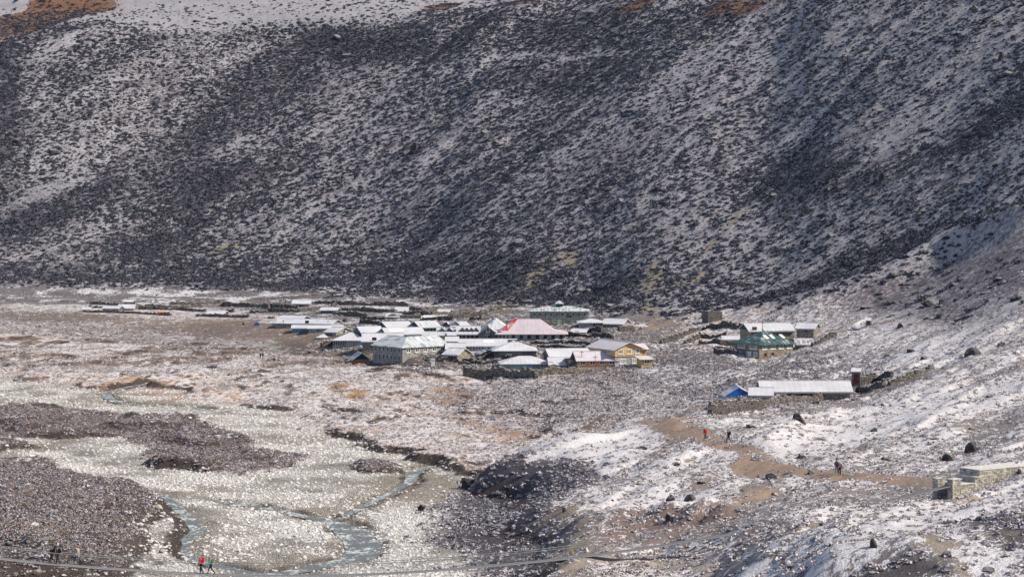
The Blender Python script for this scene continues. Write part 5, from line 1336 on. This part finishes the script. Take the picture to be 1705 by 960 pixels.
# ------------------------------------------------------------------ people
SKIN = plain('skin', (.45, .27, .19), .6, .1)
def cloth(name, c): return plain(name, c, .85, .35)
CL = {k: cloth(k + '_cloth', c) for k, c in dict(black=(.012, .013, .016), navy=(.02, .03, .06), red=(.62, .02, .03), teal=(.05, .28, .33), olive=(.22, .24, .04), grey=(.12, .12, .13), pink=(.45, .18, .24), darkred=(.18, .03, .05), white=(.6, .6, .6), brown=(.1, .06, .04)).items()}
def skin_mesh(name, verts, edges, radii, root=0, sub=1, mat=None):
    me_ = bpy.data.meshes.new(name); me_.from_pydata(verts, edges, []); o_ = bpy.data.objects.new(name, me_); COL.objects.link(o_)
    md = o_.modifiers.new('skin', 'SKIN'); md.use_smooth_shade = True
    for i, r_ in enumerate(radii):
        sv = me_.skin_vertices[0].data[i]; sv.radius = (r_, r_) if not isinstance(r_, tuple) else r_; sv.use_root = (i == root)
    if sub: s_ = o_.modifiers.new('sub', 'SUBSURF'); s_.levels = sub; s_.render_levels = sub
    dg = bpy.context.evaluated_depsgraph_get(); out = bpy.data.meshes.new_from_object(o_.evaluated_get(dg)); out.name = name
    bpy.data.objects.remove(o_)
    out.materials.clear()
    if mat: out.materials.append(mat)
    return out
def pose(stride, lean=.06, arms='walk'):
    """joint positions of a 1.72 m walker facing -Y"""
    J = {'pelvis': (0, 0, .92), 'waist': (0, -lean * .4, 1.08), 'chest': (0, -lean, 1.30), 'neck': (0, -lean * 1.3, 1.47), 'head0': (0, -lean * 1.6, 1.55), 'head1': (0, -lean * 1.7, 1.66)}
    for s, sg in ((-1, 1), (1, -1)):
        f = stride * sg; k = 'L' if s < 0 else 'R'
        J['hip' + k] = (s * .09, 0, .88); J['knee' + k] = (s * .10, -f * .52 - .05, .49 - abs(f) * .04); J['ank' + k] = (s * .10, -f + (.10 if f < 0 else 0), .09 + (.06 if f < 0 else 0)); J['toe' + k] = (s * .11, -f - .17 + (.10 if f < 0 else 0), .035)
        J['sh' + k] = (s * .185, -lean * 1.1, 1.41); J['elb' + k] = (s * .25, -lean + f * .30, 1.14); J['wr' + k] = (s * .23, -lean - .16 + f * .35, .96)
    return J
def make_person(label, loc, rz, jacket, trousers, pack=None, hat='black', stride=.28, scale=1.0, poles=False, group=None):
    T = thing('person', label, 'person', loc, rz, group); T.scale = (scale,) * 3
    J = pose(stride)
    # body: head, neck, torso, arms, legs and hands, one continuous skinned surface
    names = ['pelvis', 'waist', 'chest', 'neck', 'head0', 'head1']; vs = [J[n] for n in names]; ed = [(0, 1), (1, 2), (2, 3), (3, 4), (4, 5)]; ra = [.12, .115, .125, .05, .085, .075]
    for k, s in (('L', -1), ('R', 1)):
        b = len(vs); vs += [J['sh' + k], J['elb' + k], J['wr' + k]]; ra += [.05, .038, .026]; ed += [(2, b), (b, b + 1), (b + 1, b + 2)]
        w = Vector(J['wr' + k]); p = w + Vector((0, -.05, -.055)); vs.append(tuple(p)); ra.append(.032); ed.append((b + 2, b + 3))
        for fi in range(4):
            q = p + Vector(((fi - 1.5) * .020, -.035, -.03)); q2 = q + Vector((0, .01, -.035 - .006 * (1.5 - abs(fi - 1.5)))); c = len(vs); vs += [tuple(q), tuple(q2)]; ra += [.010, .008]; ed += [(b + 3, c), (c, c + 1)]
        q = p + Vector((-s * .035, -.01, 0)); c = len(vs); vs += [tuple(q), tuple(q + Vector((-s * .012, -.03, -.02)))]; ra += [.011, .009]; ed += [(b + 3, c), (c, c + 1)]
        b = len(vs); vs += [J['hip' + k], J['knee' + k], J['ank' + k], J['toe' + k]]; ra += [.085, .06, .04, .035]; ed += [(0, b), (b, b + 1), (b + 1, b + 2), (b + 2, b + 3)]
    mesh_obj('body', skin_mesh('body', vs, ed, ra, 0, 1, SKIN), T)
    # nose and brow so the head reads as a face
    n = MB(); hx, hy, hz = J['head0']; n.add([(hx - .014, hy - .095, hz + .03), (hx + .014, hy - .095, hz + .03), (hx, hy - .118, hz + .035), (hx, hy - .09, hz + .075)], [(0, 1, 2), (0, 2, 3), (1, 3, 2), (0, 3, 1)]); n.build('nose', SKIN, T)
    # trousers
    vs = [J['pelvis']]; ed = []; ra = [.135]
    for k in 'LR':
        b = len(vs); vs += [J['hip' + k], J['knee' + k], tuple(Vector(J['ank' + k]) + Vector((0, 0, .02)))]; ra += [.105, .078, .062]; ed += [(0, b), (b, b + 1), (b + 1, b + 2)]
    mesh_obj('trousers', skin_mesh('trousers', vs, ed, ra, 0, 1, CL[trousers]), T)
    for k in 'LR':
        a = Vector(J['ank' + k]); t_ = Vector(J['toe' + k])
        mesh_obj('boot', skin_mesh('boot', [tuple(a + Vector((0, .02, .02))), tuple(a + Vector((0, .03, -.05))), tuple(t_)], [(0, 1), (1, 2)], [.058, .056, .045], 0, 1, CL['brown']), T)
    # jacket
    vs = [tuple(Vector(J['pelvis']) + Vector((0, 0, -.02))), J['waist'], J['chest'], tuple(Vector(J['neck']) - Vector((0, 0, .02)))]; ed = [(0, 1), (1, 2), (2, 3)]; ra = [(.175, .15), (.165, .145), (.18, .155), .08]
    for k in 'LR':
        b = len(vs); vs += [J['sh' + k], J['elb' + k], J['wr' + k]]; ra += [.085, .066, .05]; ed += [(2, b), (b, b + 1), (b + 1, b + 2)]
    mesh_obj('jacket', skin_mesh('jacket', vs, ed, ra, 0, 1, CL[jacket]), T)
    h = Vector(J['head0'])
    mesh_obj('hat', skin_mesh('hat', [tuple(h + Vector((0, .012, .09))), tuple(h + Vector((0, .015, .16)))], [(0, 1)], [.105, .07], 0, 1, CL[hat]), T)
    if pack:
        c = Vector(J['chest']); m = MB()
        bm = bmesh.new(); bmesh.ops.create_cube(bm, size=1)
        for v in bm.verts: v.co = Vector((v.co.x * (.34 if v.co.z < 0 else .28), v.co.y * (.26 if v.co.z < 0 else .18), v.co.z * .56))
        bmesh.ops.bevel(bm, geom=bm.edges[:], offset=.06, segments=2, affect='EDGES'); me_ = bpy.data.meshes.new('backpack'); bm.to_mesh(me_); bm.free()
        o = mesh_obj('backpack', me_, T, CL[pack], c + Vector((0, .25, .02))); o.rotation_euler = (-.06, 0, 0)
        for s in (-1, 1):
            m = MB(); m.tube([c + Vector((s * .12, .17, .22)), c + Vector((s * .13, -.02, .235)), c + Vector((s * .14, -.19, .08)), c + Vector((s * .14, -.12, -.12)), c + Vector((s * .14, .14, -.2))], .018, 5); m.build('strap', CL[pack], o).location = -o.location
    if poles:
        w = Vector(J['wrL']) + Vector((0, -.08, -.06)); m = MB(); m.tube([w + Vector((0, 0, .06)), Vector((w.x - .02, w.y - .28, .0))], .011, 5); m.build('walking_pole', CL['grey'], T)
    return T
LEFT = -math.pi/2      # facing -X
gb = 'walkers on the footbridge'
make_person('walker in dark clothes, the left one of the pair on the bridge by the rock', on_deck(86.5), LEFT, 'black', 'black', 'black', 'black', .26, .97, group=gb)
make_person('walker in dark clothes, the right one of the pair on the bridge by the rock', on_deck(96.5), LEFT, 'navy', 'black', 'black', 'black', .16, .98, group=gb)
make_person('walker in bright red jacket and dark trousers on the footbridge', on_deck(335), LEFT, 'red', 'black', 'red', 'darkred', .10, 1.0, group=gb)
make_person('striding walker in teal jacket with olive backpack on the footbridge', on_deck(351), LEFT, 'teal', 'black', 'olive', 'navy', .34, .95, group=gb)
gt = 'walkers on the trail'
def onhill(u, v): 
    p = hit(u, v); p.z -= .02; return p
make_person('walker in red jacket carrying a dark pack on the brown trail', onhill(1174, 732), math.radians(15), 'red', 'grey', 'darkred', 'black', .12, 1.0, group=gt)
make_person('walker all in black with a walking pole on the upper trail', onhill(1213, 736), math.radians(-75), 'black', 'black', 'black', 'black', .26, 1.0, True, group=gt)
make_person('walker in dark clothes with a grey pack, the left one at the narrow trail', onhill(1393, 787.5), math.radians(170), 'black', 'grey', 'grey', 'black', .14, 1.0, group=gt)
make_person('walker in black with a pink pack, the right one at the narrow trail', onhill(1398, 791), math.radians(175), 'black', 'black', 'pink', 'pink', .12, 1.0, group=gt)
gf = 'distant walkers on the flats'
make_person('left figure of the distant dark pair on the flats west of the village', onhill(433.5, 597.5), math.radians(60), 'black', 'black', None, 'black', .2, 1.0, group=gf)
make_person('right figure of the distant dark pair on the flats west of the village', onhill(437.5, 598), math.radians(60), 'black', 'black', None, 'black', .2, 1.0, group=gf)

# ------------------------------------------------------------------ poles, markers, small things
def pole(label, u, v, hpx, D=None, wires=None):
    P = hit(u, v) if D is None else pt(u, v, D); k = pxm(P.y); h = hpx / k
    T = thing('utility_pole', label, 'pole', P, 0, 'poles standing in the village')
    m = MB(); m.tube([(0, 0, -1), (0, 0, h)], [.10, .06], 6); m.build('pole', TR['brown'], T)
    m = MB(); m.box(-.45, .45, -.05, .05, h - .45, h - .35); c = m.build('crossarm', TR['brown'], T)
    m = MB()
    for x in (-.4, .4): m.tube([(x, 0, h - .345), (x, 0, h - .2)], .04, 5)
    m.build('insulator', TR['white'], c)
pole('tall thin pole in front of the orange house', 991, 619, 28)
pole('pole at the left window of the orange house', 968.5, 613, 30)
pole('tall pole before the village centre strip of windows', 811.5, 585, 30, 586)
pole('short pole with crossarm left of the village centre windows', 787, 584, 17, 586)
pole('pole in front of the lodge with the cupola', 902, 545, 32, 640)
pole('pole rising behind the green metal roof', 1269.5, 556, 22, 556)
pole('thin pole behind the blue tarpaulin shelter', 1238, 650, 22, 432)
pole('thin pole before the long western house', 472, 546, 14)
def marker(name, label, cat, u, v, wpx, hpx, mat, D=None):
    P = hit(u, v) if D is None else pt(u, v, D); k = pxm(P.y); w, h = wpx / k, hpx / k
    T = thing(name, label, cat, P); m = MB(); m.box(-w/2, w/2, -w/2.5, w/2.5, -.4, h * .82, jit=w * .05); m.build('shaft', mat, T)
    m = MB(); m.box(-w*.62, w*.62, -w*.5, w*.5, h * .82 + .004, h, jit=w * .04); m.build('cap', MAT['drystone_pale'] if mat is not TR['white'] else TR['white'], T)
marker('marker_post', 'white upright marker stone on the earth mound right of the grey lodge', 'marker', 721, 609, 5.5, 12, TR['white'])
P = hit(950, 926); T = thing('trail_marker', 'yellow trail marker flag by the bare path under the bridge', 'marker', P)
m = MB(); m.tube([(0, 0, -.2), (0, 0, .85)], .03, 6); m.build('post', TR['brown'], T)
YEL = plain('yellow_paint', (.62, .42, .03), .7)
m = MB(); m.slab([Vector((.03, -.02, .45)), Vector((.34, -.06, .5)), Vector((.30, .02, .84)), Vector((.03, .03, .84))], .02); m.build('flag', YEL, T)
def tarp(label, u, v, wpx, hpx, mat, name='tarpaulin_heap', cat='tarpaulin'):
    P = hit(u, v); k = pxm(P.y); me_ = lump(name, mat, int(u), 2, .8, .25, 1.5); o = bpy.data.objects.new(name, me_); o.location = P; o.scale = (wpx / k / 2, wpx / k / 3, hpx / k / .8)
    o['label'] = label; o['category'] = cat; link(o)
tarp('blue covered heap left of the western houses', 429, 541, 11, 5, CL_B := plain('blue_tarpaulin', (.04, .10, .32), .5))
tarp('second blue heap on the field above the two gabled house', 599, 544, 7, 4, CL_B)
tarp('small blue heap beside the blue doored shed', 500, 555, 5, 4, CL_B)
# orange tent on the far terrace
P = hit(268, 522.5); k = pxm(P.y)
T = thing('tent', 'tiny orange and dark red tent on the far left terrace', 'tent', P, .4)
m = MB(); w_, h_ = 12 / k, 6 / k
m.add([(-w_/2, -.9, 0), (w_/2, -.9, 0), (w_/2, .9, 0), (-w_/2, .9, 0), (-w_*.4, 0, h_), (w_*.4, 0, h_)], [(0, 1, 5, 4), (2, 3, 4, 5), (1, 2, 5), (3, 0, 4), (0, 3, 2, 1)]); m.build('fly_sheet', plain('orange_tent_cloth', (.6, .22, .08), .7), T)
m = MB(); m.add([(w_*.1, -.93, .02), (w_*.35, -.93, .02), (w_*.25, -.5, h_ * .5)], [(0, 1, 2)]); m.build('tent_door', CL['darkred'], T)
boulder('small black rock out on the pinkish flats', 381, 625, 8, 5, 2)
boulder('small black thing shaped as a rock on the terrace edge left of the western houses', 405, 541, 7, 6, 4)  # rock shape standing in for a small black box
